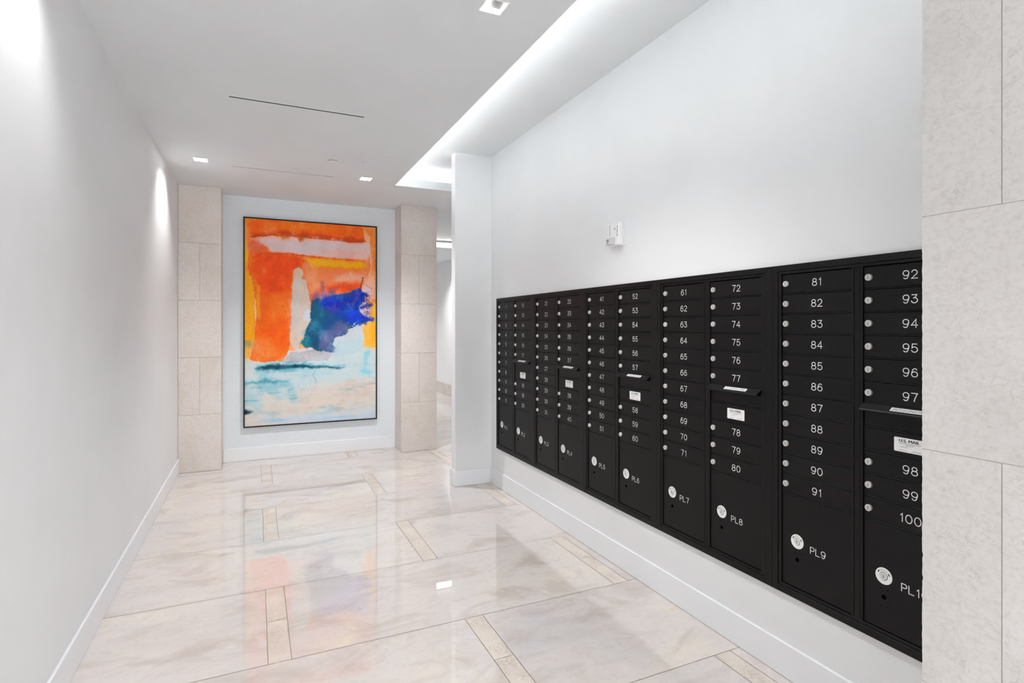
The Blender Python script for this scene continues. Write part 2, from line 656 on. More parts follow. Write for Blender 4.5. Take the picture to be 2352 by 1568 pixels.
# stone base in the far corridor
b_ = MB()
b_.box(XF - 0.02, XF - 0.0005, SY1, YF, 0.0, 0.25, M_SLAB, 0.003)
struct(b_.build('baseboard_far'), 'tan stone base along the far corridor wall', 'baseboard')


def skirting(name, label, segs):
    m = MB()
    H, T = 0.152, 0.013
    for (x0, x1, y0, y1) in segs:
        m.box(x0, x1, y0, y1, 0.0003, H, M_TRIM, 0.0035)
    struct(m.build(name), label, 'baseboard')


skirting('baseboard_left', 'white baseboard along the left wall', [(XL + .0004, XL + 0.0134, YN, 6.752)])
skirting('baseboard_right', 'white baseboard under the mailboxes', [(XR - 0.0134, XR - .0004, 0.882, SY0 - .0004)])
skirting('baseboard_end', 'white baseboard wrapped round the wing wall',
         [(SX - 0.0134, XR - 0.0140, SY0 - 0.0134, SY0 - .0004), (SX - 0.0134, SX - .0004, SY0 - .0004, SY1 + 0.0134)])
skirting('baseboard_back', 'white baseboard below the painting', [(-0.339, 1.615, YB - 0.0134, YB - .0004)])


# ------------------------------------------------------------------ stone-clad pillars
def clad(mb, seeds, axis, face, a0, a1, sgn, courses, splits, m, rag=None, rnd=random.Random(3)):
    """tiles on one face. axis 'x': face is the plane x=face; axis 'y': plane y=face. a0..a1 across."""
    g, t = 0.0013, 0.006
    for ci, (z0, z1) in enumerate(courses):
        cuts = [a0] + [s for s in splits[ci] if a0 < s < a1] + [a1]
        for p, q in zip(cuts, cuts[1:]):
            pa, qa = p + (g if p > a0 else 0), q - (g if q < a1 else 0)
            n0 = len(mb.f)
            lo, hi = face, face + sgn * t
            if axis == 'x':
                mb.box(lo, hi, pa, qa, z0 + g, z1 - g, m, 0.0008)
            else:
                mb.box(pa, qa, lo, hi, z0 + g, z1 - g, m, 0.0008)
            sd = rnd.random()
            seeds += [sd] * (len(mb.f) - n0)


def seed_attr(o, seeds):
    at = o.data.attributes.new('seed', 'FLOAT', 'FACE')
    at.data.foreach_set('value', seeds)


CO = [(k * 0.6072, (k + 1) * 0.6072) for k in range(5)]


def back_pillar(x0, x1, name, label, side):
    mb, sd = MB(), []
    y0 = 6.755
    mb.box(x0 + .006, x1 - .006, y0 + .006, YB - .0005, 0.0005, ZC - .0005, M_JOINT)
    sd += [0] * len(mb.f)
    mid = (x0 + x1) / 2
    sp = [[], [mid], [], [mid], []]
    r = random.Random(int(x0 * 100))
    clad(mb, sd, 'y', y0 + .006, x0, x1, -1, CO, sp, M_SHELL, rnd=r)
    sp2 = [[], [], [], [], []]
    clad(mb, sd, 'x', x0 + .006, y0 + .0062, YB - .001, -1, CO, sp2, M_SHELL, rnd=r)
    clad(mb, sd, 'x', x1 - .006, y0 + .0062, YB - .001, 1, CO, sp2, M_SHELL, rnd=r)
    o = mb.build(name)
    seed_attr(o, sd)
    struct(o, label, 'pillar')


back_pillar(XL + .002, -0.341, 'pillar', 'beige stone pillar between the left wall and the painting', 1)
back_pillar(1.616, 2.066, 'pillar', 'beige stone pillar to the right of the painting', 1)


def near_pillar():
    mb, sd = MB(), []
    x0, yE = 1.595, 0.879
    mb.box(x0 + .0012, XR - .0005, -0.6, yE - .004, 0.0005, ZT - .0005, M_JOINTGREY)
    sd += [0] * len(mb.f)
    z = [0.0005, 0.61, 1.22, 1.83, 2.44, 3.05, ZT - .001]
    r = random.Random(5)
    g = 0.0009
    for ci in range(6):
        odd = ci % 2 == 1
        cuts = [-0.6, 0.098, 0.7065, yE] if odd else [-0.6, -0.2, 0.402, yE]
        for p, q in zip(cuts, cuts[1:]):
            n0 = len(mb.f)
            pa, qa = p + g, q - (g if q < yE else 0)
            z0, z1 = z[ci] + g, z[ci + 1] - g
            N = 70 if q == yE else 1
            # face panel with a slightly chipped outer arris
            f, bk = [], []
            for k in range(N + 1):
                zz = z0 + (z1 - z0) * k / N
                jit = 0.0
                if q == yE:
                    jit = r.uniform(-0.0007, 0.0007) - (0.002 if r.random() < 0.04 else 0)
                f.append((qa + jit, zz))
            i = len(mb.v)
            vs = []
            for (yy, zz) in f:
                vs += [(x0, pa, zz), (x0, yy, zz), (x0 + .02, yy, zz)]
            fs = []
            for k in range(N):
                a, b = k * 3, (k + 1) * 3
                fs += [(a, b, b + 1, a + 1), (a + 1, b + 1, b + 2, a + 2)]
            mb.mesh(vs, fs, M_SHELLGREY)
            mb.poly([(x0, pa, z0), (x0, qa, z0), (x0 + .006, qa, z0), (x0 + .006, pa, z0)], M_SHELLGREY)
            mb.poly([(x0, pa, z1), (x0, qa, z1), (x0 + .006, qa, z1), (x0 + .006, pa, z1)], M_SHELLGREY)
            sdv = r.random()
            sd.extend([sdv] * (len(mb.f) - n0))
        # end face towards the mailboxes
        n0 = len(mb.f)
        mb.box(x0 + .02, XR - .001, yE - .004, yE, z[ci] + g, z[ci + 1] - g, M_SHELLGREY)
        sd.extend([r.random()] * (len(mb.f) - n0))
    o = mb.build('pillar')
    seed_attr(o, sd)
    struct(o, 'pale grey stone-clad pillar in front of the mailboxes at the right edge', 'pillar')


near_pillar()

# ------------------------------------------------------------------ mailboxes
PITCH = 0.0873
TOPZ = 1.772 - MZ0
COLS = ((0.045, 0.363), (0.408, 0.726))
FP, DP = 0.0150, 0.0075          # trim face and door face, metres out from the wall
BZ0, BZ1 = 1.772 - 11 * PITCH - MZ0, TOPZ        # 11 box doors / parcel door split
PZ0 = 0.415 - MZ0
HT = MZ1 - MZ0


def sy(s):
    return UW / 2 - s


def sbox(mb, s0, s1, z0, z1, p0, p1, m, b=0.0):
    mb.box(-p1, -p0, sy(s1), sy(s0), z0, z1, m, b)


def frame_mesh():
    mb = MB()
    e = 0.0004
    zt, zb = TOPZ, PZ0
    # outer trim ring
    sbox(mb, e, 0.028, 0, HT, -0.02, FP, M_BLACK, 0.0009)
    sbox(mb, UW - 0.038, UW - e, 0, HT, -0.02, FP, M_BLACK, 0.0009)
    sbox(mb, 0.028, UW - 0.038, HT - 0.026, HT, -0.02, FP, M_BLACK, 0.0009)
    sbox(mb, 0.028, UW - 0.038, 0, 0.031, -0.02, FP, M_BLACK, 0.0009)
    # inner lip, a hair lower than the ring with a shadow gap round it
    q = FP - 0.0025
    sbox(mb, 0.0297, COLS[0][0], 0.0325, HT - 0.0277, -0.02, q, M_BLACK, 0.0007)
    sbox(mb, COLS[1][1], UW - 0.0397, 0.0325, HT - 0.0277, -0.02, q, M_BLACK, 0.0007)
    sbox(mb, COLS[0][0], COLS[1][1], zt, HT - 0.0277, -0.02, q, M_BLACK, 0.0007)
    sbox(mb, COLS[0][0], COLS[1][1], 0.0325, zb, -0.02, q, M_BLACK, 0.0007)
    # centre post in three ribs
    c0, c1 = COLS[0][1], COLS[1][0]
    sbox(mb, c0, c0 + 0.010, zb, zt, -0.02, q, M_BLACK, 0.0007)
    sbox(mb, c0 + 0.0112, c1 - 0.0112, zb, zt, -0.02, q - 0.001, M_BLACK, 0.0007)
    sbox(mb, c1 - 0.010, c1, zb, zt, -0.02, q, M_BLACK, 0.0007)
    # rails between the doors
    rails = [[k for k in range(1, 12)], [k for k in range(1, 12)]]
    for ci, (a, b) in enumerate(COLS):
        for k in rails[ci]:
            z = TOPZ - k * PITCH
            if ci == 1 and k == 6:
                continue
            sbox(mb, a, b, z - 0.0022, z + 0.0022, -0.018, 0.0088, M_BLACK, 0.0006)
    # dark back
    sbox(mb, 0.01, UW - 0.01, 0.01, HT - 0.01, -0.024, -0.0195, M_HOLE)
    return mb.build('frame', data_only=True, smooth=None)


ME_FRAME = frame_mesh()
DW = COLS[0][1] - COLS[0][0] - 0.0034
DH = PITCH - 0.0044 - 0.0026
PDH = BZ0 - PZ0 - 0.0022 - 0.0035


def door_mesh(h, holes=()):
    mb = MB()
    mb.box(0, 0.02, -DW / 2, DW / 2, -h / 2, h / 2, M_BLACK, 0.0009)
    # folded return on the hinge side
    mb.box(-0.0012, 0.004, -DW / 2 + 0.0002, -DW / 2 + 0.0022, -h / 2 + 0.002, h / 2 - 0.002, M_BLACK, 0.0004)
    for (s, z, r, m) in holes:
        n = 20
        y = DW / 2 - s
        mb.poly([(-0.0003, y + r * math.cos(2 * math.pi * k / n), z + r * math.sin(2 * math.pi * k / n)) for k in range(n)], m)
    return mb


ME_DOOR = door_mesh(DH).build('door', data_only=True)
PLZ = 0.617 - MZ0 - (PZ0 + BZ0) / 2            # lock height inside a parcel door
PLS = 0.074
ME_PDOOR = door_mesh(PDH, [(PLS, PLZ - 0.078, 0.0088, M_HOLE),
                           (PLS - 0.010, PLZ - 0.048, 0.0022, M_HOLE), (PLS + 0.014, PLZ - 0.048, 0.0022, M_HOLE),
                           (PLS - 0.010, PLZ - 0.110, 0.0022, M_HOLE), (PLS + 0.014, PLZ - 0.110, 0.0022, M_HOLE)]).build('parcel_door', data_only=True)


def disc(mb, p, r0, r1, m, n=32, a0=0.0, a1=360.0):
    """flat ring segment facing the hall, p metres out"""
    ts = [math.radians(a0 + (a1 - a0) * k / n) for k in range(n + 1)]
    for t, t2 in zip(ts, ts[1:]):
        pt = lambda r, a: (-p, -r * math.cos(a), r * math.sin(a))
        if r0 <= 0:
            mb.poly([(-p, 0, 0), pt(r1, t), pt(r1, t2)], m)
        else:
            mb.poly([pt(r0, t), pt(r1, t), pt(r1, t2), pt(r0, t2)], m)


def lock_mesh():
    mb = MB()
    mb.lathe((0, 0, 0), (-1, 0, 0), [(0.0128, 0.0), (0.0128, 0.0075), (0.0116, 0.0090), (0.0084, 0.0090), (0.0080, 0.0082), (0.0, 0.0082)], M_LOCK, 28)
    disc(mb, 0.0084, 0.0064, 0.0073, M_KEY, 28)
    mb.box(-0.0086, -0.0080, -0.0010, 0.0010, -0.0052, 0.0046, M_KEY)
    return mb.build('lock', data_only=True, smooth=40)


ME_LOCK = lock_mesh()


def parcel_lock_mesh():
    mb = MB()
    mb.lathe((0, 0, 0), (-1, 0, 0), [(0.0305, 0.0), (0.0305, 0.0012), (0.0296, 0.0020), (0.0150, 0.0020), (0.0150, 0.0006)], M_LABEL, 40)
    disc(mb, 0.0006, 0.0, 0.0150, M_KEY, 32)
    mb.lathe((0, 0, 0), (-1, 0, 0), [(0.0134, 0.0004), (0.0134, 0.0030), (0.0126, 0.0040), (0.0, 0.0040)], M_LOCK, 32)
    disc(mb, 0.0043, 0.0068, 0.0076, M_KEY, 28)
    mb.box(-0.0045, -0.0040, -0.0010, 0.0010, -0.0048, 0.0044, M_KEY)
    # OPEN round the top, arrows left and right
    for ch, a in zip('OPEN', (28, 10, -8, -27)):
        vs, fs, wd = text_shape(ch, 0.0)
        t = math.radians(a)
        pts = []
        for u, v in vs:
            u, v = u * 0.0066, (v - 0.5) * 0.0066 + 0.0226
            pts.append((-0.0024, -(u * math.cos(t) - v * math.sin(t)), u * math.sin(t) + v * math.cos(t)))
        mb.mesh(pts, fs, M_GREYINK)
    for sgn in (1, -1):
        def P(r, a):
            t = math.radians(90 + sgn * a)
            return (-0.0024, -r * math.cos(t), r * math.sin(t))
        for a0 in range(48, 66, 3):
            mb.poly([P(0.0205, a0), P(0.0245, a0), P(0.0245, a0 + 3), P(0.0205, a0 + 3)], M_INK)
        e = 48 if sgn > 0 else 66
        d = -7 if sgn > 0 else 7
        mb.poly([P(0.0185, e), P(0.0265, e), P(0.0225, e + d)], M_INK)
    return mb.build('parcel_lock', data_only=True, smooth=40)


ME_PLOCK = parcel_lock_mesh()


def put_text(mb, txt, size, y0, z0, m, x=-0.0009, bold=0.0, sx=1.0):
    vs, fs, wd = text_shape(txt, bold)
    mb.mesh([(x, -(u * size * sx + y0), z0 + v * size) for u, v in vs], fs, m)


def mail_label_mesh():
    mb = MB()
    # rounded plate 106 x 51 mm
    W_, H_, r = 0.053, 0.0255, 0.004
    pts = []
    for cx, cz, a in ((W_ - r, H_ - r, 0), (-W_ + r, H_ - r, 90), (-W_ + r, -H_ + r, 180), (W_ - r, -H_ + r, 270)):
        for k in range(5):
            t = math.radians(a + 22.5 * k)
            pts.append((cx + r * math.cos(t), cz + r * math.sin(t)))
    mb.poly([(-0.0006, -u, v) for u, v in pts], M_LABEL)
    for (u, v), (u2, v2) in zip(pts, pts[1:] + pts[:1]):
        mb.poly([(0, -u, v), (-0.0006, -u, v), (-0.0006, -u2, v2), (0, -u2, v2)], M_LABEL)
    for k, d in enumerate((-0.0007, 0.0, 0.0007)):      # heavy face: three passes
        put_text(mb, 'U.S. MAIL', 0.0108, -0.001 + d, 0.0098, M_INK, x=-0.0009 - k * 5e-5, sx=1.17)
    put_text(mb, 'Approved By The Postmaster General', 0.0034, 0, 0.0038, M_INK)
    put_text(mb, 'USPS STD 4C', 0.0034, 0, -0.0022, M_INK)
    put_text(mb, 'Made in U.S.A.', 0.0032, -0.018, -0.0086, M_INK)
    put_text(mb, 'mailboxes.com', 0.0033, -0.022, -0.0206, M_INK)
    put_text(mb, '1-800-MAILBOX', 0.0033, 0.024, -0.0206, M_INK)
    return mb.build('mail_label', data_only=True)


ME_MLABEL = mail_label_mesh()
HD0, HD1, HDROP = 0.0, 0.034, 0.021    # hood depth and drop


def hood_mesh():
    mb = MB()
    w2 = DW / 2 + 0.0012
    prof = [(0.0, 0.0), (0.004, 0.0012), (HD1 - 0.002, -HDROP + 0.002), (HD1, -HDROP - 0.001), (HD1 - 0.0005, -HDROP - 0.006), (HD1 - 0.003, -HDROP - 0.0055), (0.004, -0.0045), (0.0, -0.006)]
    n = len(prof)
    vs = [(-p, -w2, z) for p, z in prof] + [(-p, w2, z) for p, z in prof]
    fs = [list(range(n)), list(range(2 * n - 1, n - 1, -1))]
    for k in range(n):
        fs.append([k, (k + 1) % n, n + (k + 1) % n, n + k])
    mb.mesh(vs, fs, M_BLACK)
    return mb.build('outgoing_mail_hood', data_only=True)


def hood_label_mesh():
    mb = MB()
    A, B = Vector((-0.004, 0.0012)), Vector((-HD1 + 0.002, -HDROP + 0.002))
    a, b = A + (B - A) * 0.24, A + (B - A) * 0.80
    n = Vector((-(0.0012 + HDROP - 0.002), -(HD1 - 0.006))).normalized() * -1
    n = Vector((-abs(n.x), abs(n.y)))
    off = n * 0.0007

    def pl(u, t, k=1.0):
        q = a + (b - a) * t + off * k
        return (q.x, -u, q.y)
    hw, c0 = 0.0675, 0.018
    mb.poly([pl(c0 - hw, 0), pl(c0 + hw, 0), pl(c0 + hw, 1), pl(c0 - hw, 1)], M_LABEL)
    vs, fs, wd = text_shape('OUTGOING MAIL', 0.0)
    k = 0.121 / wd
    H = (b - a).length
    mb.mesh([pl(c0 + u * k, 0.5 + (0.5 - v) * 0.0110 / H, 1.6) for u, v in vs], fs, M_INK)
    return mb.build('outgoing_label', data_only=True)


ME_HOOD, ME_HLABEL = hood_mesh(), hood_label_mesh()


def slot_panel_mesh():
    mb = MB()
    mb.box(0.0015, 0.018, -DW / 2, DW / 2, -0.0335, 0.0335, M_BLACK, 0.0008)
    mb.box(0.0005, 0.0025, -DW / 2 + 0.01, DW / 2 - 0.01, 0.023, 0.030, M_HOLE)
    return mb.build('slot_panel', data_only=True)


def label_panel_mesh():
    mb = door_mesh(DH)
    for s, z in ((0.045, 0.016), (0.045, -0.017), (DW - 0.055, 0.016), (DW - 0.055, -0.017), (0.095, 0.013), (0.095, -0.018)):
        mb.lathe((0, DW / 2 - s, z), (-1, 0, 0), [(0.0035, 0), (0.0030, 0.0009), (0, 0.0011)], M_BLACK, 10)
    return mb.build('label_panel', data_only=True)


ME_SLOT, ME_LPANEL = slot_panel_mesh(), label_panel_mesh()


def number_obj(txt, parent, loc, cap, align='C'):
    mb = MB()
    stroke_text(mb, txt, lambda u, v, e=0.0: (-e, -u, v), cap, 0.0031, 0.30, M_WHITEINK, align)
    o = mb.build('engraved_number', parent)
    o.location = loc
    return o


def child(name, me, parent, loc):
    o = link(name, me, parent)
    o.location = loc
    return o


def box_door(root, col, slot, txt):
    a, b = COLS[col]
    z = TOPZ - (slot + 0.5) * PITCH - 0.0002
    d = child('mailbox_door', ME_DOOR, root, (-DP, sy((a + b) / 2), z))
    child('lock', ME_LOCK, d, (0, DW / 2 - 0.0195, 0.0))
    number_obj(txt, d, (-0.0005, -0.008, -0.0145 - 0.001), 0.029)


def parcel_door(root, col, txt):
    a, b = COLS[col]
    z = (PZ0 + BZ0) / 2
    d = child('parcel_door', ME_PDOOR, root, (-DP, sy((a + b) / 2), z))
    child('parcel_lock', ME_PLOCK, d, (-0.0001, DW / 2 - PLS, PLZ))
    number_obj(txt, d, (-0.0005, DW / 2 - PLS - 0.062, PLZ - 0.0275), 0.027, 'L')


UNIT_LABELS = [
    'black wall mailbox unit with doors 1 to 20, beside the wing wall',
    'black wall mailbox unit with doors 21 to 40 and parcel lockers PL3 and PL4',
    'black wall mailbox unit with doors 41 to 60, the middle one of the row',
    'black wall mailbox unit with doors 61 to 80 and parcel lockers PL7 and PL8',
    'black wall mailbox unit with doors 81 to 100, partly hidden by the stone pillar',
]
for k in range(NU):
    root = empty('mailbox_unit', (XR, U0 - UW * (k + 0.5), MZ0))
    tag(root, UNIT_LABELS[k], 'mailbox', 'black wall mailboxes')
    link('frame', ME_FRAME, root)
    n0 = 20 * k + 1
    for i in range(11):
        box_door(root, 0, i, str(n0 + i))
    for i in range(9):
        box_door(root, 1, i if i < 6 else i + 2, str(n0 + 11 + i))
    parcel_door(root, 0, 'PL%d' % (2 * k + 1))
    parcel_door(root, 1, 'PL%d' % (2 * k + 2))
    yc = sy((COLS[1][0] + COLS[1][1]) / 2)
    z6 = TOPZ - 6 * PITCH
    hood = child('outgoing_mail_hood', ME_HOOD, root, (-DP + 0.002, yc, z6 + 0.002))
    child('outgoing_label', ME_HLABEL, hood, (0, 0, 0))
    child('slot_panel', ME_SLOT, root, (-DP, yc, z6 - PITCH + 0.0022 + 0.0345))
    lp = child('label_panel', ME_LPANEL, root, (-DP, yc, z6 - 1.5 * PITCH - 0.0002))
    child('mail_label', ME_MLABEL, lp, (-0.0002, -0.006, -0.001))


# ------------------------------------------------------------------ painting
def fbm_tables(seed):
    return np.random.RandomState(seed).rand(64, 64)


def vnoise(x, y, tab):
    xi = np.floor(x).astype(int); yi = np.floor(y).astype(int)
    fx = x - xi; fy = y - yi
    fx = fx * fx * (3 - 2 * fx); fy = fy * fy * (3 - 2 * fy)
    g = lambda a, b: tab[a % 64, b % 64]
    return (g(xi, yi) * (1 - fx) + g(xi + 1, yi) * fx) * (1 - fy) + (g(xi, yi + 1) * (1 - fx) + g(xi + 1, yi + 1) * fx) * fy


def fbm(x, y, seed, oct=5, gain=0.55):
    t = fbm_tables(seed)
    s, a, tot = 0, 1.0, 0
    for k in range(oct):
        s = s + a * vnoise(x * 2 ** k + 17.3 * k, y * 2 ** k + 9.1 * k, t)
        tot += a
        a *= gain
    return s / tot - 0.5


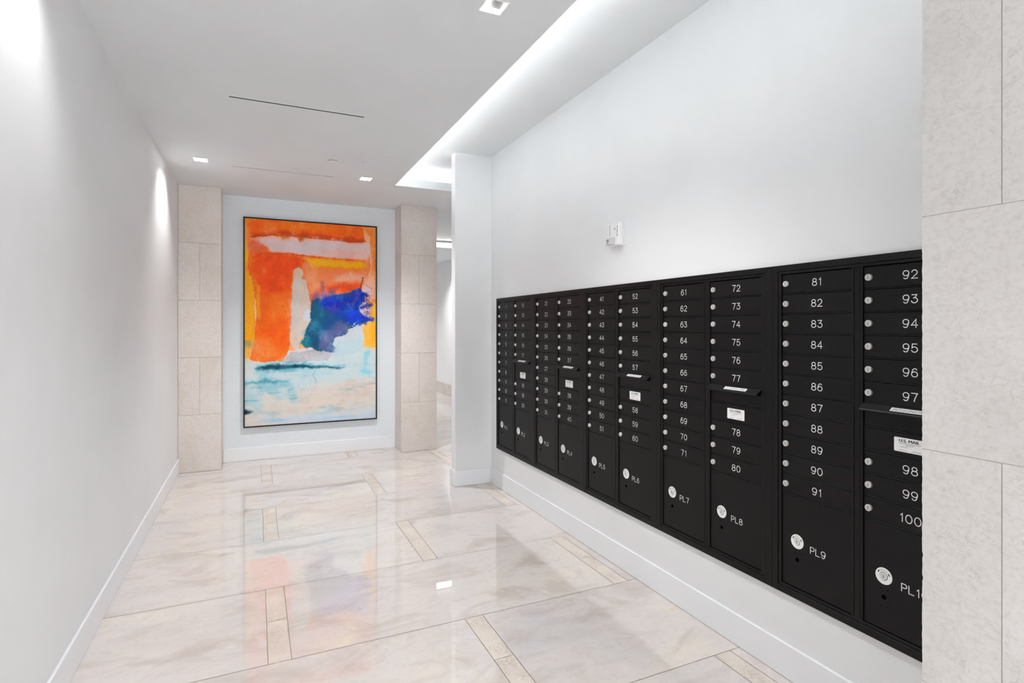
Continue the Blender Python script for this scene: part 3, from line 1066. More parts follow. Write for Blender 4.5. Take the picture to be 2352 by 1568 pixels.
PAINT = [
    ('P',(240,158,28),0.5,1.2,1,[(-2.4,9.7),(4.6,8.1),(3.6,18.5),(2.6,23.3),(5.6,28.1),(7.1,39.9),(7.0,57.9),(5.5,59.3),(-2.5,59.3)]),
    ('P',(226,122,48),1.5,1,1,[(-2.4,-1.2),(7.6,-1.8),(4.6,9.4),(-2.4,10.4)]),
    ('P',(243,172,66),0.8,1.2,1,[(91.0,38.9),(103.0,38.7),(103.1,63.1),(88.7,62.9),(89.2,49.4)]),
    ('P',(232,130,66),1.2,1.5,1,[(85.0,-4.4),(102.9,-2.3),(103.0,40.2),(95.2,39.6),(94.5,5.7)]),
    ('P',(228,176,156),1.2,1.5,0.9,[(91.5,5.0),(95.7,5.6),(96.3,22.2),(101.2,32.7),(101.2,37.2),(95.2,38.8),(91.0,32.8),(93.9,22.2),(94.5,13.2)]),
    ('P',(150,140,78),1.2,1,0.85,[(-1.5,58.9),(6.5,58.8),(6.0,62.5),(-1.5,62.7)]),
    ('P',(226,165,72),1.5,1,0.9,[(-1.5,62.4),(6.0,62.5),(4.5,68.0),(-1.5,68.2)]),
    ('P',(236,112,56),0.4,1.4,1,[(2.1,3.3),(9.7,-1.2),(88.6,-0.8),(90.9,5.8),(95.1,13.2),(95.1,22.2),(91.0,26.8),(87.4,32.9),(86.3,37.4),(56.5,40.0),(47.6,39.4),(34.7,51.0),(32.0,64.1),(27.2,68.8),(8.5,70.1),(4.3,66.9),(7.5,58.3),(8.2,44.0),(6.1,30.2),(2.1,23.3),(3.6,17.1),(2.4,12.3)]),
    ('P',(230,96,38),1.5,2,0.9,[(3.6,3.3),(10.7,-0.5),(87.4,-0.4),(89.7,7.0),(60.9,6.7),(18.9,6.0),(4.6,8.1)]),
    ('P',(242,128,60),2.5,3,0.55,[(11.7,1.5),(45.5,-0.2),(76.9,0.5),(60.9,3.4),(24.1,3.0)]),
    ('P',(176,52,14),1.2,1.6,0.75,[(4.6,7.4),(19.9,4.9),(43.3,5.3),(67.7,6.1),(89.7,6.2),(89.7,8.3),(67.7,8.4),(40.0,8.0),(17.9,7.1),(5.6,9.1)]),
    ('P',(226,198,196),1.1,1.8,1,[(6.1,9.4),(16.8,8.1),(29.4,7.8),(58.7,8.0),(86.2,8.9),(93.9,8.1),(95.1,14.7),(92.1,17.2),(81.5,17.5),(63.2,16.6),(43.3,16.1),(27.2,16.0),(17.9,15.9),(15.3,13.3),(8.6,12.0)]),
    ('P',(232,214,220),3,3,0.9,[(27.2,10.6),(52.0,10.0),(67.7,11.3),(56.5,13.4),(30.4,14.0)]),
    ('P',(222,160,146),2.5,3,0.7,[(58.7,13.4),(90.9,13.3),(92.7,16.6),(74.6,17.2),(56.5,15.8)]),
    ('S',(186,56,14),1.1,0.8,[(5.6,19.1),(11.7,16.8),(18.9,16.0),(32.5,16.0),(43.3,16.6),(61.0,17.4),(79.2,18.0),(89.8,18.3)]),
    ('S',(170,46,14),0.9,0.75,[(4.6,8.7),(18.9,7.2),(36.8,7.2),(56.5,7.7),(74.6,8.4),(90.3,7.8)]),
    ('P',(196,96,40),1.2,1.5,0.8,[(23.1,7.1),(33.1,7.1),(31.5,8.7),(26.2,9.4)]),
    ('P',(178,92,40),1.0,1.5,0.85,[(37.3,7.5),(43.1,7.5),(42.0,9.2),(39.0,9.9)]),
    ('P',(210,104,80),1.3,1.6,0.8,[(2.6,10.6),(8.6,9.6),(13.7,12.9),(15.3,15.3),(7.6,16.9),(3.1,15.7)]),
    ('P',(224,70,26),1.6,2.2,0.95,[(6.6,17.5),(18.9,16.1),(41.1,16.8),(45.5,18.7),(42.2,22.2),(34.7,24.6),(33.6,33.8),(18.9,36.9),(11.6,39.8),(8.6,34.3),(10.6,27.3),(5.6,23.2)]),
    ('P',(236,96,58),2.5,3,0.7,[(4.6,18.4),(11.2,18.2),(11.7,26.6),(6.6,27.4),(3.1,23.3)]),
    ('P',(240,118,58),2.5,3,0.85,[(18.9,36.9),(33.6,36.0),(33.4,48.1),(17.8,51.0),(14.7,45.4)]),
    ('P',(228,92,18),2.5,3,0.8,[(10.1,31.5),(16.8,34.1),(17.3,48.2),(12.7,55.2),(8.6,49.6),(8.1,39.8)]),
    ('P',(238,84,18),3,3,0.85,[(18.8,51.0),(32.5,48.1),(32.0,61.6),(27.2,64.4),(13.7,58.0),(9.6,55.2)]),
    ('P',(240,128,72),2.5,2.5,0.85,[(8.6,57.9),(15.7,56.6),(24.1,63.7),(27.2,68.3),(8.5,69.7),(5.0,67.0)]),
    ('P',(246,160,24),1.0,1.0,0.95,[(8.6,31.5),(10.0,32.2),(9.8,37.0),(10.8,43.3),(11.4,47.5),(9.8,48.2),(8.6,41.2)]),
    ('P',(250,214,190),0.4,0.6,0.9,[(6.8,37.8),(7.6,39.9),(8.2,46.8),(7.6,51.0),(7.2,44.0)]),
    ('P',(247,170,10),1.4,1.6,1,[(43.3,17.7),(61.0,17.7),(88.6,18.3),(92.4,20.2),(88.6,22.1),(67.7,22.2),(52.0,22.2),(47.6,20.6)]),
    ('P',(238,134,92),2.2,2.4,0.95,[(42.2,21.5),(52.0,22.2),(91.0,22.2),(95.1,23.7),(91.0,27.6),(81.6,30.8),(56.5,31.3),(52.1,36.4),(47.6,37.9),(42.2,26.5)]),
    ('P',(236,172,150),2.2,2.6,0.9,[(66.6,28.1),(74.6,26.1),(88.6,25.0),(89.8,27.6),(79.2,29.3),(68.9,29.7)]),
    ('P',(218,78,48),1.6,2.2,0.85,[(56.5,32.0),(70.0,30.3),(86.2,29.3),(87.4,32.5),(74.6,34.0),(62.1,33.9)]),
    ('P',(150,92,92),1.0,1.2,0.85,[(55.2,29.2),(57.8,29.0),(58.2,31.2),(61.0,31.9),(56.5,34.2),(55.4,32.0)]),
    ('P',(120,84,124),1.8,2.6,0.9,[(48.5,35.0),(55.4,33.5),(67.7,34.0),(67.7,37.7),(56.5,40.7),(48.7,40.8)]),
    ('P',(206,190,178),0.4,0.9,1,[(34.5,24.7),(35.9,23.2),(38.5,22.7),(41.1,23.5),(41.9,25.4),(41.1,27.8),(44.4,29.3),(45.9,33.6),(47.2,37.9),(48.3,43.7),(48.2,49.1),(45.8,50.9),(44.4,55.3),(40.6,58.5),(39.8,62.1),(37.3,64.2),(34.9,63.0),(32.7,60.2),(32.9,54.5),(33.7,43.8),(33.5,33.8),(34.5,28.1)]),
    ('P',(214,184,154),1,1,0.9,[(34.7,24.6),(38.5,22.9),(41.5,24.4),(41.1,27.5),(37.9,28.2),(34.9,27.4)]),
    ('P',(206,196,196),2.5,2,0.8,[(33.8,39.5),(39.0,39.5),(40.0,50.9),(34.7,55.2),(33.4,48.1)]),
    ('P',(206,176,160),1.5,1.4,0.7,[(33.4,56.7),(37.9,55.2),(38.9,61.0),(35.2,62.4)]),
    ('P',(230,228,234),0.5,1.2,1,[(42.7,44.8),(45.5,43.0),(48.3,43.7),(48.3,48.8),(45.5,49.6),(41.3,48.6)]),
    ('P',(22,82,112),0.5,1.6,1,[(48.5,39.4),(56.5,37.7),(65.5,35.9),(76.9,34.7),(86.3,32.3),(90.7,34.0),(91.6,35.8),(89.8,39.5),(95.8,40.8),(84.9,42.7),(89.1,43.7),(89.1,46.0),(96.5,48.2),(88.6,49.8),(85.1,52.1),(78.3,53.3),(76.4,56.3),(66.6,58.3),(64.6,61.1),(68.0,63.2),(75.1,64.6),(66.6,65.5),(52.1,64.0),(50.4,62.7),(43.3,62.6),(40.2,60.3),(42.2,57.8),(44.6,53.8),(48.5,49.1)]),
    ('P',(10,42,172),1.8,3,0.97,[(55.4,39.3),(61.0,36.7),(74.6,35.3),(86.3,32.9),(91.0,34.3),(89.6,38.9),(83.9,42.7),(70.0,45.7),(61.0,42.9),(56.5,41.5)]),
    ('P',(8,46,190),1.5,2.4,0.95,[(72.3,45.0),(81.6,42.7),(89.1,43.8),(89.1,46.2),(96.3,48.3),(88.6,49.7),(83.9,51.6),(76.9,50.9),(67.8,46.5)]),
    ('P',(22,36,96),2.5,3,0.55,[(67.8,39.1),(81.6,36.7),(88.6,35.9),(86.3,40.4),(74.6,42.0)]),
    ('P',(76,64,156),2.2,2.2,0.8,[(61.0,41.6),(67.8,40.9),(70.0,43.5),(65.5,45.3),(61.0,43.9)]),
    ('P',(88,72,150),1.5,2.0,0.6,[(81.6,36.0),(86.3,32.9),(88.6,34.4),(82.8,41.2),(80.2,42.0)]),
    ('P',(28,70,136),3,3,0.7,[(58.7,46.5),(74.6,46.5),(76.9,50.9),(67.8,54.6),(56.5,53.8)]),
    ('P',(92,92,140),2.4,2.6,0.9,[(57.6,56.8),(67.8,50.9),(78.1,50.9),(77.6,54.6),(66.6,58.3),(64.6,61.2),(68.0,63.3),(74.7,64.6),(66.6,65.4),(52.1,64.0),(53.7,60.4)]),
    ('P',(14,86,118),2.5,3,0.85,[(49.3,43.0),(58.7,43.6),(56.5,52.4),(49.8,58.2),(45.5,55.3),(48.7,49.5)]),
    ('P',(30,130,140),1.6,2,0.75,[(40.6,60.3),(45.5,57.4),(50.4,58.2),(48.7,62.2),(43.3,62.6)]),
    ('P',(6,58,96),2.2,2.6,0.8,[(47.7,55.3),(54.3,53.8),(54.3,60.4),(51.0,62.5),(48.7,59.6)]),
    ('P',(238,236,242),0.3,0.9,1,[(35.9,63.5),(40.0,63.2),(46.0,63.1),(46.8,62.1),(49.3,62.2),(49.9,63.6),(46.0,64.3),(42.2,64.3),(37.9,64.6)]),
    ('P',(216,226,232),0.35,2.0,1,[(66.6,58.4),(77.0,56.4),(79.3,53.3),(88.6,50.1),(89.8,53.9),(89.9,62.9),(82.8,64.7),(74.7,64.6),(68.0,63.2),(64.8,61.1)]),
    ('P',(198,222,230),1.5,2,0.9,[(67.8,60.5),(79.3,57.6),(88.7,58.4),(88.7,65.9),(63.2,68.5),(66.6,65.6)]),
    ('P',(226,196,200),0.4,2.2,0.95,[(90.0,29.9),(96.2,31.6),(96.0,35.8),(91.6,35.1),(89.2,33.6)]),
    ('P',(222,192,200),0.35,2.4,0.95,[(89.8,38.9),(96.0,40.3),(96.4,47.3),(91.0,46.5),(85.8,43.0)]),
    ('S',(46,28,84),0.7,0.9,[(89.3,26.7),(88.4,29.1),(87.0,32.6)]),
    ('S',(60,34,80),0.25,0.8,[(91.0,30.4),(94.6,31.9),(96.9,32.1)]),
    ('S',(60,34,90),0.3,0.8,[(89.6,35.1),(92.8,36.3),(95.8,36.2)]),
    ('S',(50,34,110),0.35,0.8,[(88.6,40.0),(92.2,40.9),(95.8,40.9)]),
    ('S',(150,90,60),0.25,0.7,[(96.2,0.3),(97.5,3.3),(95.5,6.4),(96.3,15.4),(98.1,15.3)]),
    ('S',(10,40,150),2.2,0.95,[(83.9,42.7),(91.0,41.6),(96.5,40.6)]),
    ('S',(8,44,170),2.6,0.95,[(86.3,46.8),(92.2,47.3),(97.2,48.4)]),
    ('S',(14,40,140),2.0,0.9,[(86.3,50.9),(89.2,49.8),(91.6,50.3)]),
    ('S',(20,30,120),1.6,0.9,[(88.6,35.9),(91.7,35.1),(92.8,36.3)]),
    ('P',(216,232,236),0.7,2,1,[(-2.5,68.6),(7.5,69.4),(27.2,68.8),(63.2,68.5),(88.7,64.8),(103.1,66.9),(103.1,84.4),(67.8,84.9),(24.0,82.8),(-2.6,80.7)]),
    ('P',(226,224,220),2.5,4,1,[(-2.6,79.3),(34.6,81.7),(67.8,81.9),(103.1,78.3),(103.1,96.6),(56.5,96.2),(-2.6,93.8)]),
    ('P',(222,206,192),3,6,0.8,[(36.8,86.8),(67.8,83.4),(100.7,79.8),(100.7,91.2),(67.8,93.7),(41.1,94.1)]),
    ('P',(206,196,190),2,5,0.65,[(52.1,83.7),(74.7,81.0),(98.3,80.5),(91.1,84.8),(67.8,87.1)]),
    ('P',(218,208,196),2,5,0.8,[(-2.6,87.6),(24.0,90.6),(61.0,94.9),(45.5,96.5),(-2.6,93.8)]),
    ('P',(204,220,236),2.5,6,0.9,[(18.8,96.1),(61.0,94.9),(103.1,95.1),(103.2,102.7),(45.5,101.6),(11.6,98.6)]),
    ('P',(230,214,202),2,4,0.9,[(-2.6,97.2),(15.7,98.1),(24.0,100.6),(-2.6,102.1)]),
    ('P',(238,240,240),2,3,0.9,[(-2.5,68.9),(6.5,70.5),(7.5,77.5),(-2.6,77.2)]),
    ('P',(166,168,176),0.4,1.2,0.95,[(26.7,68.7),(33.0,64.4),(41.1,64.8),(52.1,64.3),(61.0,65.1),(63.9,66.8),(61.0,69.1),(43.3,69.4),(28.3,69.9)]),
    ('P',(196,190,188),2,2,0.5,[(34.6,65.2),(47.7,65.4),(45.5,68.3),(34.6,68.1)]),
    ('P',(66,140,158),1.2,2,0.8,[(7.5,71.2),(24.0,69.8),(43.3,69.5),(61.0,71.3),(74.7,72.1),(56.5,72.8),(24.0,74.0),(8.5,74.0)]),
    ('P',(8,58,76),0.7,1.1,0.97,[(7.3,72.2),(12.6,71.1),(26.1,70.7),(42.2,71.5),(61.0,72.3),(74.7,73.0),(61.0,73.1),(45.5,72.6),(26.1,72.8),(13.7,73.3),(8.5,73.4)]),
    ('S',(60,96,112),0.18,0.7,[(45.5,72.0),(67.8,72.0),(100.7,71.5)]),
    ('P',(106,180,196),1.6,2.6,0.75,[(88.4,66.7),(92.2,63.0),(94.6,66.0),(93.4,72.0),(96.3,75.1),(94.7,78.1),(86.3,76.4),(89.3,72.0)]),
    ('P',(142,190,202),2,4,0.8,[(7.5,74.0),(23.0,74.3),(15.7,77.7),(31.4,78.8),(34.6,81.7),(27.2,86.5),(11.6,85.3),(7.5,78.8)]),
    ('P',(52,128,148),1.2,2.5,0.8,[(-1.6,77.8),(18.8,78.2),(31.4,78.9),(30.4,80.3),(13.6,79.7),(-1.6,80.1)]),
    ('S',(90,150,164),0.5,0.7,[(0.0,84.9),(13.6,84.9),(27.2,84.3),(37.9,87.5)]),
    ('P',(128,176,188),1.6,4,0.7,[(24.0,79.3),(33.6,79.2),(34.6,83.1),(38.9,87.6),(34.6,88.2),(27.2,84.3)]),
    ('P',(150,190,200),2,5,0.7,[(-0.6,80.7),(11.6,82.5),(12.6,88.1),(10.5,92.9),(-0.6,90.4)]),
    ('P',(236,232,226),0.6,2.2,0.95,[(12.6,84.6),(15.2,83.1),(18.8,85.1),(23.0,86.3),(20.9,89.8),(16.2,91.7),(13.1,90.2)]),
    ('P',(224,222,218),1.2,3,0.8,[(24.0,81.4),(29.3,81.6),(29.8,84.4),(25.1,84.6)]),
    ('P',(12,40,62),0.7,1.2,1,[(-1.6,91.5),(2.9,91.8),(5.5,92.9),(2.4,93.7),(-1.6,93.8)]),
    ('P',(120,160,176),1.5,3,0.6,[(3.4,92.6),(18.8,94.0),(24.0,95.2),(9.5,94.6)]),
    ('S',(130,170,186),0.3,0.7,[(0.0,96.1),(5.5,95.9),(11.6,96.6)]),
    ('S',(70,110,120),0.25,0.85,[(51.6,73.6),(49.4,77.0),(51.6,78.2),(52.7,80.9)]),
    ('S',(130,160,166),0.3,0.6,[(52.1,81.1),(48.8,85.0),(46.0,87.8)]),
    ('P',(176,196,206),1.2,3,0.6,[(62.7,92.1),(68.9,92.3),(67.8,94.5),(63.3,94.3)]),
    ('S',(130,150,160),0.2,0.7,[(63.2,67.1),(74.7,66.1),(85.1,65.3)]),
    ('S',(110,140,150),0.2,0.7,[(8.5,74.3),(15.7,74.8),(23.0,74.3)]),
    ('S',(210,120,50),0.2,0.6,[(89.9,59.2),(94.6,58.8),(101.2,59.2)]),
]


def paint_canvas(U, V):
    """layered washes of an abstract watercolour; U, V run 0..100 across and down"""
    A = 1.6                                   # canvas is taller than wide
    X, Y = U, V * A
    img = np.empty(U.shape + (3,))
    img[:] = (226, 222, 218)
    img[(V < 64) & ~((U > 58) & (V > 50))] = (232, 160, 110)
    n_fine = fbm(X * 0.9, Y * 0.9, 3, 5, 0.65)
    n_big = fbm(X * 0.09, Y * 0.09, 5, 5)
    n_mid = fbm(X * 0.14, Y * 0.10, 8, 4)
    for li, L in enumerate(PAINT):
        if L[0] == 'P':
            _, col, soft, warp, alpha, pts = L
        else:
            _, col, width, alpha, pts = L
            soft, warp = 0.25, 0.8
        col = np.array(col, float)
        xs = [p[0] for p in pts]; ys = [p[1] * A for p in pts]
        pad = 4 + 4 * soft + 2 * warp
        sel = (X > min(xs) - pad) & (X < max(xs) + pad) & (Y > min(ys) - pad) & (Y < max(ys) + pad)
        if not sel.any():
            continue
        x, y = X[sel], Y[sel]
        k1, k2, k3 = warp * 2.0, warp * 1.5, min(warp, 1.8) * 0.7
        wx = fbm(x * 0.10, y * 0.10, 20 + li, 3, 0.5) * k1 + fbm(x * 0.38, y * 0.38, 220 + li, 3, 0.6) * k2 + fbm(x * 1.5, y * 1.5, 420 + li, 3, 0.6) * k3
        wy = fbm(x * 0.10, y * 0.10, 120 + li, 3, 0.5) * k1 + fbm(x * 0.38, y * 0.38, 320 + li, 3, 0.6) * k2 + fbm(x * 1.5, y * 1.5, 520 + li, 3, 0.6) * k3
        px, py = x + wx, y + wy
        d2 = np.full(x.shape, 1e9)
        ins = np.zeros(x.shape, bool)
        q = list(zip(xs, ys))
        n = len(q)
        for k in range(n if L[0] == 'P' else n - 1):
            (ax, ay), (bx, by) = q[k], q[(k + 1) % n]
            ex, ey = bx - ax, by - ay
            t = np.clip(((px - ax) * ex + (py - ay) * ey) / (ex * ex + ey * ey + 1e-9), 0, 1)
            d2 = np.minimum(d2, (px - ax - t * ex) ** 2 + (py - ay - t * ey) ** 2)
            if L[0] == 'P':
                c = (ay > py) != (by > py)
                with np.errstate(divide='ignore', invalid='ignore'):
                    c &= px < (bx - ax) * (py - ay) / (by - ay + 1e-12) + ax
                ins ^= c
        d = np.sqrt(d2)
        if L[0] == 'P':
            sd = np.where(ins, d, -d)
            m = np.clip(sd / (soft * (1.5 if soft < 0.7 else 3.4)) + 0.5, 0, 1)
            m = m * m * (3 - 2 * m) * alpha
            tone = 1 + n_fine[sel] * 0.10 + n_big[sel] * 0.12
            # pigment gathers at hard wet edges
            if soft <= 0.6:
                tone = tone * (1 - 0.10 * np.exp(-(np.maximum(sd, 0) / 0.55) ** 2))
            dil = np.clip(n_mid[sel] * 0.75 + n_fine[sel] * 0.22, -0.07, 0.38)   # thinner and thicker washes
            c = np.clip(col[None, :] * tone[:, None], 0, 255)
            c = np.clip(c + (248 - c) * np.maximum(dil, 0)[:, None] * 0.8 + c * np.minimum(dil, 0)[:, None] * 0.8, 0, 255)
        else:
            m = np.clip(1 - d / width, 0, 1) ** 0.7 * alpha * np.clip(0.9 + 2.2 * n_fine[sel], 0, 1)
            c = np.broadcast_to(col, (x.size, 3))
        img[sel] = img[sel] * (1 - m[:, None]) + c * m[:, None]
    # dry-brush bands and granulation
    low = np.clip((V - 66) / 6, 0, 1)
    band = fbm(X * 0.035, Y * 0.30, 41, 5, 0.6)
    img += (band * 42 * low)[..., None] * np.array((0.9, 0.75, 0.65))
    edge = np.clip(1 - np.abs((U - 82) / 9) , 0, 1) * np.clip(1 - np.abs((V - 52.5 + (U - 82) * 0.30) / 4.0), 0, 1)
    sp = np.clip((fbm(X * 1.1, Y * 1.1, 44, 3, 0.75) + 0.55 * edge - 0.42) * 12, 0, 1) * (edge > 0)
    img = img * (1 - sp[..., None]) + np.array((226, 230, 238)) * sp[..., None]
    # dry-brush violet threads over the pale right margin
    lace = np.clip(1 - np.abs((U - 92.5) / 4.5), 0, 1) * np.clip(1 - np.abs((V - 41) / 9), 0, 1)
    rid = 1 - np.abs(fbm(X * 0.45, Y * 0.9, 61, 4, 0.6)) * 9
    th = np.clip(rid * 1.5, 0, 1) * np.clip(lace * 2.2, 0, 1) * 0.8
    img = img * (1 - th[..., None]) + np.array((44, 34, 104)) * th[..., None]
    wet = fbm(X * 0.05, Y * 0.42, 71, 5, 0.62)
    img = img - (np.clip(wet - 0.06, 0, 1) * 230 * low)[..., None] * np.array((1.0, 0.62, 0.5))
    img += (fbm(X * 2.2, Y * 2.2, 46, 3, 0.8) * 16)[..., None]
    return np.clip(img, 0, 255) / 255.0


def make_painting():
    x0, x1, z0, z1 = -0.131, 1.380, 0.383, 2.799
    yw, yf = YB - 0.0005, YB - 0.042
    root = empty('framed_painting', ((x0 + x1) / 2, YB, z0))
    tag(root, 'tall framed abstract watercolour in orange, blue and white on the back wall', 'painting')
    fw = 0.014
    L = lambda x: x - (x0 + x1) / 2
    mb = MB()
    Y0, Y1 = yf - YB, yw - YB
    mb.box(L(x0), L(x0 + fw), Y0, Y1, 0, z1 - z0, M_FRAME, 0.001)
    mb.box(L(x1 - fw), L(x1), Y0, Y1, 0, z1 - z0, M_FRAME, 0.001)
    mb.box(L(x0 + fw), L(x1 - fw), Y0, Y1, 0, fw, M_FRAME, 0.001)
    mb.box(L(x0 + fw), L(x1 - fw), Y0, Y1, z1 - z0 - fw, z1 - z0, M_FRAME, 0.001)
    mb.box(L(x0 + fw), L(x1 - fw), -0.012, Y1, fw, z1 - z0 - fw, M_FRAME)
    mb.build('frame', root)
    nx, ny = 300, 470
    cx0, cx1, cz0, cz1 = L(x0 + fw), L(x1 - fw), fw, z1 - z0 - fw
    uu = np.linspace(0, 1, nx + 1); vv = np.linspace(0, 1, ny + 1)
    U, V = np.meshgrid(uu, vv)
    rgb = paint_canvas(U * 100, V * 100)
    co = np.stack([cx0 + U * (cx1 - cx0), np.full(U.shape, Y0 + 0.008), cz1 - V * (cz1 - cz0)], -1).reshape(-1, 3)
    i = (np.arange(ny)[:, None] * (nx + 1) + np.arange(nx)[None, :]).ravel()
    faces = np.stack([i, i + nx + 1, i + nx + 2, i + 1], -1)
    me = bpy.data.meshes.new('canvas')
    me.from_pydata(co.tolist(), [], faces.tolist())
    at = me.color_attributes.new('pigment', 'FLOAT_COLOR', 'POINT')
    lin = np.where(rgb <= 0.04045, rgb / 12.92, ((rgb + 0.055) / 1.055) ** 2.4)
    lin = lin * 1.32
    lum = (lin * np.array((0.2126, 0.7152, 0.0722))).sum(-1, keepdims=True)
    kn, top = 0.42, 0.30
    lin = lin * np.where(lum > kn, (kn + top * (1 - np.exp(-(lum - kn) / top))) / np.maximum(lum, 1e-6), 1.0)
    lin = np.clip(lin, 0, 0.95)
    col = np.concatenate([lin, np.ones(lin.shape[:2] + (1,))], -1).astype(np.float32)
    at.data.foreach_set('color', col.ravel())
    t = NT('watercolour_canvas')
    a = t.n('ShaderNodeAttribute', attribute_name='pigment')
    hs = t.n('ShaderNodeHueSaturation')
    hs.inputs['Saturation'].default_value = PAINT_SAT
    hs.inputs['Value'].default_value = PAINT_VAL
    t.l(a.outputs['Color'], hs.inputs['Color'])
    t.l(hs.outputs['Color'], t.b.inputs['Base Color'])
    t.set(Roughness=0.55)
    t.b.inputs['Specular IOR Level'].default_value = 0.25
    t.bump(t.noise(t.pos(), 260, 2), 0.06, 0.001)
    me.materials.append(t.m)
    link('canvas', me, root)


PAINT_SAT, PAINT_VAL = 1.05, 1.0
make_painting()


# ------------------------------------------------------------------ recessed downlights
DL_LABELS = [
    'recessed square downlight near the left wall, above the left stone pillar',
    'recessed square downlight by the far corner of the soffit edge',
    'recessed square downlight at the top edge of the photo',
    'recessed square downlight near the left wall, outside the top of the view',
    'unseen recessed downlight added for bounce light behind the camera, soffit side',
    'unseen recessed downlight added for bounce light behind the camera, wall side',
    'small recessed downlight in the far corridor ceiling past the wing wall',
    'unseen recessed downlight added behind the wing wall to brighten the far corridor',
    'unseen recessed downlight added deepest in the far corridor to brighten it',
]


def downlight(i, x, y, hx, hy):
    zc = ZC if y < 9.3 else Z2
    H = 0.092
    root = empty('recessed_downlight', (x, y, zc))
    tag(root, DL_LABELS[i], 'ceiling light', 'recessed square downlights')
    mb = MB()
    t, tk = 0.0075, 0.0025
    mb.box(-hx - t, hx + t, -hy - t, -hy + .001, -tk, -0.0002, M_FIXT, 0.0006)
    mb.box(-hx - t, hx + t, hy - .001, hy + t, -tk, -0.0002, M_FIXT, 0.0006)
    mb.box(-hx - t, -hx + .001, -hy + .001, hy - .001, -tk, -0.0002, M_FIXT, 0.0006)
    mb.box(hx - .001, hx + t, -hy + .001, hy - .001, -tk, -0.0002, M_FIXT, 0.0006)
    mb.build('trim', root)
    mb = MB()
    a, b = hx - 0.0012, hy - 0.0012
    for z0, z1, m in ((-.001, 0.026, M_FIXT), (0.026, 0.0285, M_DARK), (0.0285, H, M_BAFFLE)):
        mb.poly([(-a, -b, z0), (a, -b, z0), (a, -b, z1), (-a, -b, z1)], m)
        mb.poly([(-a, b, z0), (a, b, z0), (a, b, z1), (-a, b, z1)], m)
        mb.poly([(-a, -b, z0), (-a, b, z0), (-a, b, z1), (-a, -b, z1)], m)
        mb.poly([(a, -b, z0), (a, b, z0), (a, b, z1), (a, -b, z1)], m)
    mb.poly([(-a, -b, H), (a, -b, H), (a, b, H), (-a, b, H)], M_DARK)
    mb.build('reflector', root)
    mb = MB()
    mb.lathe((0, 0, 0.078), (0, 0, -1), [(0.0, 0.006), (0.018, 0.005), (0.026, 0.001), (0.027, -0.012)], M_GLOW, 24)
    mb.build('lamp', root, smooth=40)
    d = bpy.data.lights.new('downlight_beam', 'SPOT')
    wash = x < 0
    d.energy = SPOT_W * ((0.22 if y < 5 else 0.34) if wash else (1.0 if y < 5 else 1.2) if y < 7 else (0.55 if y < 9 else 1.3))
    d.color = LAMP_TINT
    d.spot_size = math.radians(156 if wash else 122)
    d.spot_blend = 0.9 if wash else 1.0
    d.shadow_soft_size = 0.026 if wash else 0.03
    lo = bpy.data.objects.new('downlight_beam', d)
    lo.location = (0.030 if wash else 0, 0, 0.068 if wash else 0.037)
    if wash:
        lo.rotation_euler = (0, math.radians(4), 0)
    lo.parent = root
    COL.objects.link(lo)


for i, a in enumerate(DOWNLIGHTS):
    downlight(i, *a)

# long bright luminaire on the ceiling step of the far corridor
lr = empty('linear_ceiling_light', (2.95, 9.3595, 2.925))
tag(lr, 'bright white linear ceiling light in the far corridor past the wing wall', 'ceiling light')
mb = MB()
mb.box(-0.78, 0.78, -0.022, 0.0, 0.0, 0.1105, M_FIXT, 0.001)
mb.box(-0.78, 0.78, -0.068, -0.022, 0.0755, 0.078, M_FIXT)
mb.build('housing', lr)
mb = MB()
mb.box(-0.775, 0.775, -0.066, -0.0225, 0.001, 0.075, M_GLOWSOFT, 0.003)
mb.build('diffuser', lr)


# ------------------------------------------------------------------ ceiling fittings
def slot_vent(name_label, x0, x1, y, wflange, wslot, xs0, xs1):
    root = empty('slot_vent', ((x0 + x1) / 2, y, ZC))
    tag(root, name_label, 'air vent', 'linear slot vents')
    c = (x0 + x1) / 2
    mb = MB()
    tk = 0.002
    f, s = wflange / 2, wslot / 2
    mb.box(x0 - c, x1 - c, -f, -s, -tk, -0.0002, M_CEIL, 0.0006)
    mb.box(x0 - c, x1 - c, s, f, -tk, -0.0002, M_CEIL, 0.0006)
    mb.box(x0 - c, xs0 - c, -s, s, -tk + 0.0003, -0.0002, M_CEIL)
    mb.box(xs1 - c, x1 - c, -s, s, -tk + 0.0003, -0.0002, M_CEIL)
    mb.build('frame', root)
    mb = MB()
    mb.box(xs0 - c, xs1 - c, -s, s, -0.0016, -0.0003, M_DARK)
    mb.build('slot', root)


slot_vent('long linear slot vent with a dark slot, the nearer one on the ceiling', -0.222, 0.735, 4.046, 0.060, 0.015, -0.160, 0.700)
slot_vent('long linear slot vent with a thin dark slot, the one nearer the painting', -0.215, 0.725, 5.786, 0.040, 0.0085, -0.198, 0.709)

root = empty('sprinkler_cover', (0.630, 5.235, ZC))
tag(root, 'small round white sprinkler cover plate on the ceiling', 'sprinkler')
mb = MB()
mb.lathe((0, 0, 0), (0, 0, -1), [(0.014, 0.0003), (0.014, 0.005), (0, 0.005)], M_GREYINK, 24)
mb.build('stem', root, smooth=40)
mb = MB()
mb.lathe((0, 0, 0), (0, 0, -1), [(0, 0.0045), (0.041, 0.0045), (0.043, 0.0050), (0.043, 0.0062), (0.041, 0.0070), (0, 0.0072)], M_CEIL, 32)
mb.build('cover_plate', root, smooth=40)

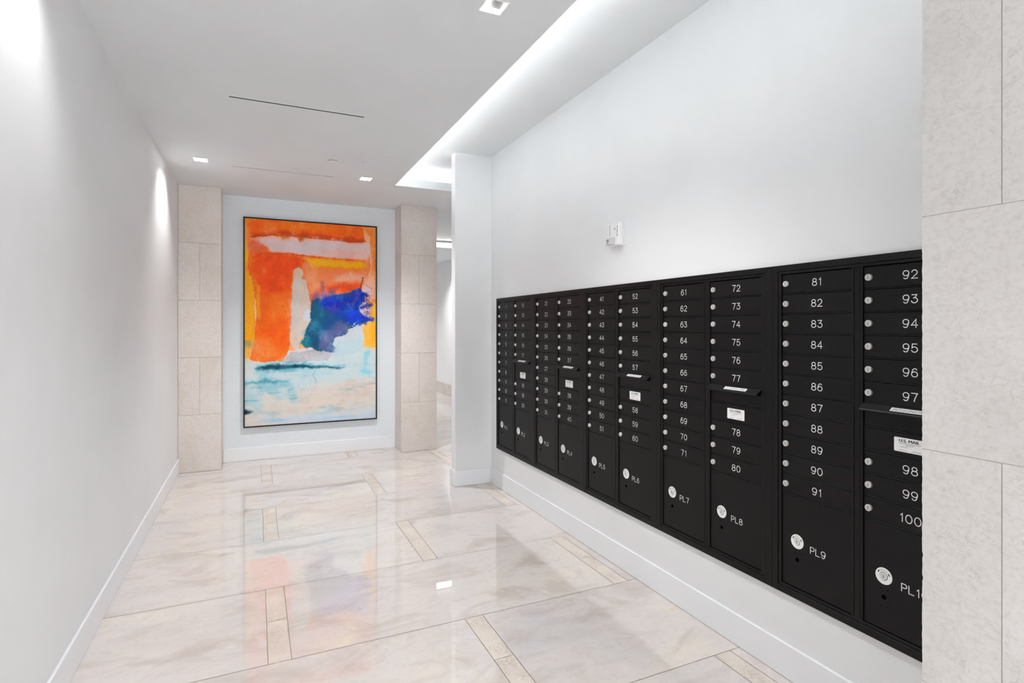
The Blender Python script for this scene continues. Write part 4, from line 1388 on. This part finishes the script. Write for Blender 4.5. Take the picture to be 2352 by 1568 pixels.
root = empty('access_panel', (1.000, 5.040, ZC))
tag(root, 'flush white access panel on the ceiling near the soffit edge', 'access panel')
mb = MB()
hx, hy = 0.168, 0.200
for a in ((-hx, hx, -hy, -hy + .018), (-hx, hx, hy - .018, hy), (-hx, -hx + .018, -hy + .018, hy - .018), (hx - .018, hx, -hy + .018, hy - .018)):
    mb.box(*a, -0.0022, -0.0002, M_CEIL, 0.0006)
mb.build('frame', root)
mb = MB()
mb.box(-hx + .0195, hx - .0195, -hy + .0195, hy - .0195, -0.0014, -0.0002, M_CEIL, 0.0005)
mb.build('door', root)
mb = MB()
mb.lathe((-0.12, 0.10, -0.0014), (0, 0, -1), [(0.006, 0), (0.006, 0.0012), (0, 0.0014)], M_GREYINK, 14)
mb.build('latch', root)


# ------------------------------------------------------------------ fire alarm strobe on the mail wall
def fire_alarm():
    yc, z0 = 2.972, 2.060
    root = empty('fire_alarm_strobe', (XR, yc, z0))
    tag(root, 'white fire alarm strobe high on the wall above the mailboxes', 'fire alarm')
    W2, H, D = 0.0615, 0.147, 0.040
    mb = MB()
    mb.box(-0.006, -0.0004, -W2 - .002, W2 + .002, -0.002, H + .002, M_FIXT, 0.002)
    mb.box(-D, -0.006, -W2, W2, 0, H, M_FIXT, 0.004)
    mb.build('body', root)
    # strobe window across the lower left with a wedge lens
    mb = MB()
    vs = []
    y0, y1, za, zb = W2 - 0.003, W2 - 0.088, 0.008, 0.054
    for d, a, b, c, e in ((D + .0002, 0, 0, 0, 0), (D + 0.017, 0.006, 0.040, 0.004, 0.012)):
        vs += [(-d, y0 - a, za + c), (-d, y1 + b, za + c), (-d, y1 + b, zb - e), (-d, y0 - a, zb - e)]
    mb.mesh(vs, [(0, 1, 5, 4), (1, 2, 6, 5), (2, 3, 7, 6), (3, 0, 4, 7), (4, 5, 6, 7), (0, 3, 2, 1)], M_LENS)
    mb.build('strobe_lens', root)
    mb = MB()
    yt = W2 - 0.027
    mb.box(-D - 0.0182, -D - 0.0172, yt - 0.003, yt + 0.003, 0.014, 0.044, M_GREYINK)
    mb.box(-D - 0.0184, -D - 0.0172, yt + 0.006, yt + 0.014, 0.034, 0.040, M_GREYINK)
    mb.box(-D - 0.0184, -D - 0.0172, yt - 0.014, yt - 0.006, 0.030, 0.036, M_GREYINK)
    mb.build('flash_tube', root)
    mb = MB()
    mb.box(-D - 0.0006, -D + 0.0005, W2 - 0.030, W2 - 0.026, 0.060, H - 0.008, M_GREYINK)
    mb.lathe((-D - 0.0001, -0.020, 0.106), (-1, 0, 0), [(0.0045, 0.0001), (0.0045, 0.0006), (0, 0.0008)], M_INK, 12)
    mb.build('sounder_slot', root)
    mb = MB()
    vs, fs, wd = text_shape('FIRE', 0.0)
    k = 0.064 / wd
    # letters run down the right-hand side
    mb.mesh([(-D - 0.0004, -W2 + 0.021 - v * 0.013, 0.086 - u * k) for u, v in vs], fs, M_GREYINK)
    mb.build('lettering', root)


fire_alarm()
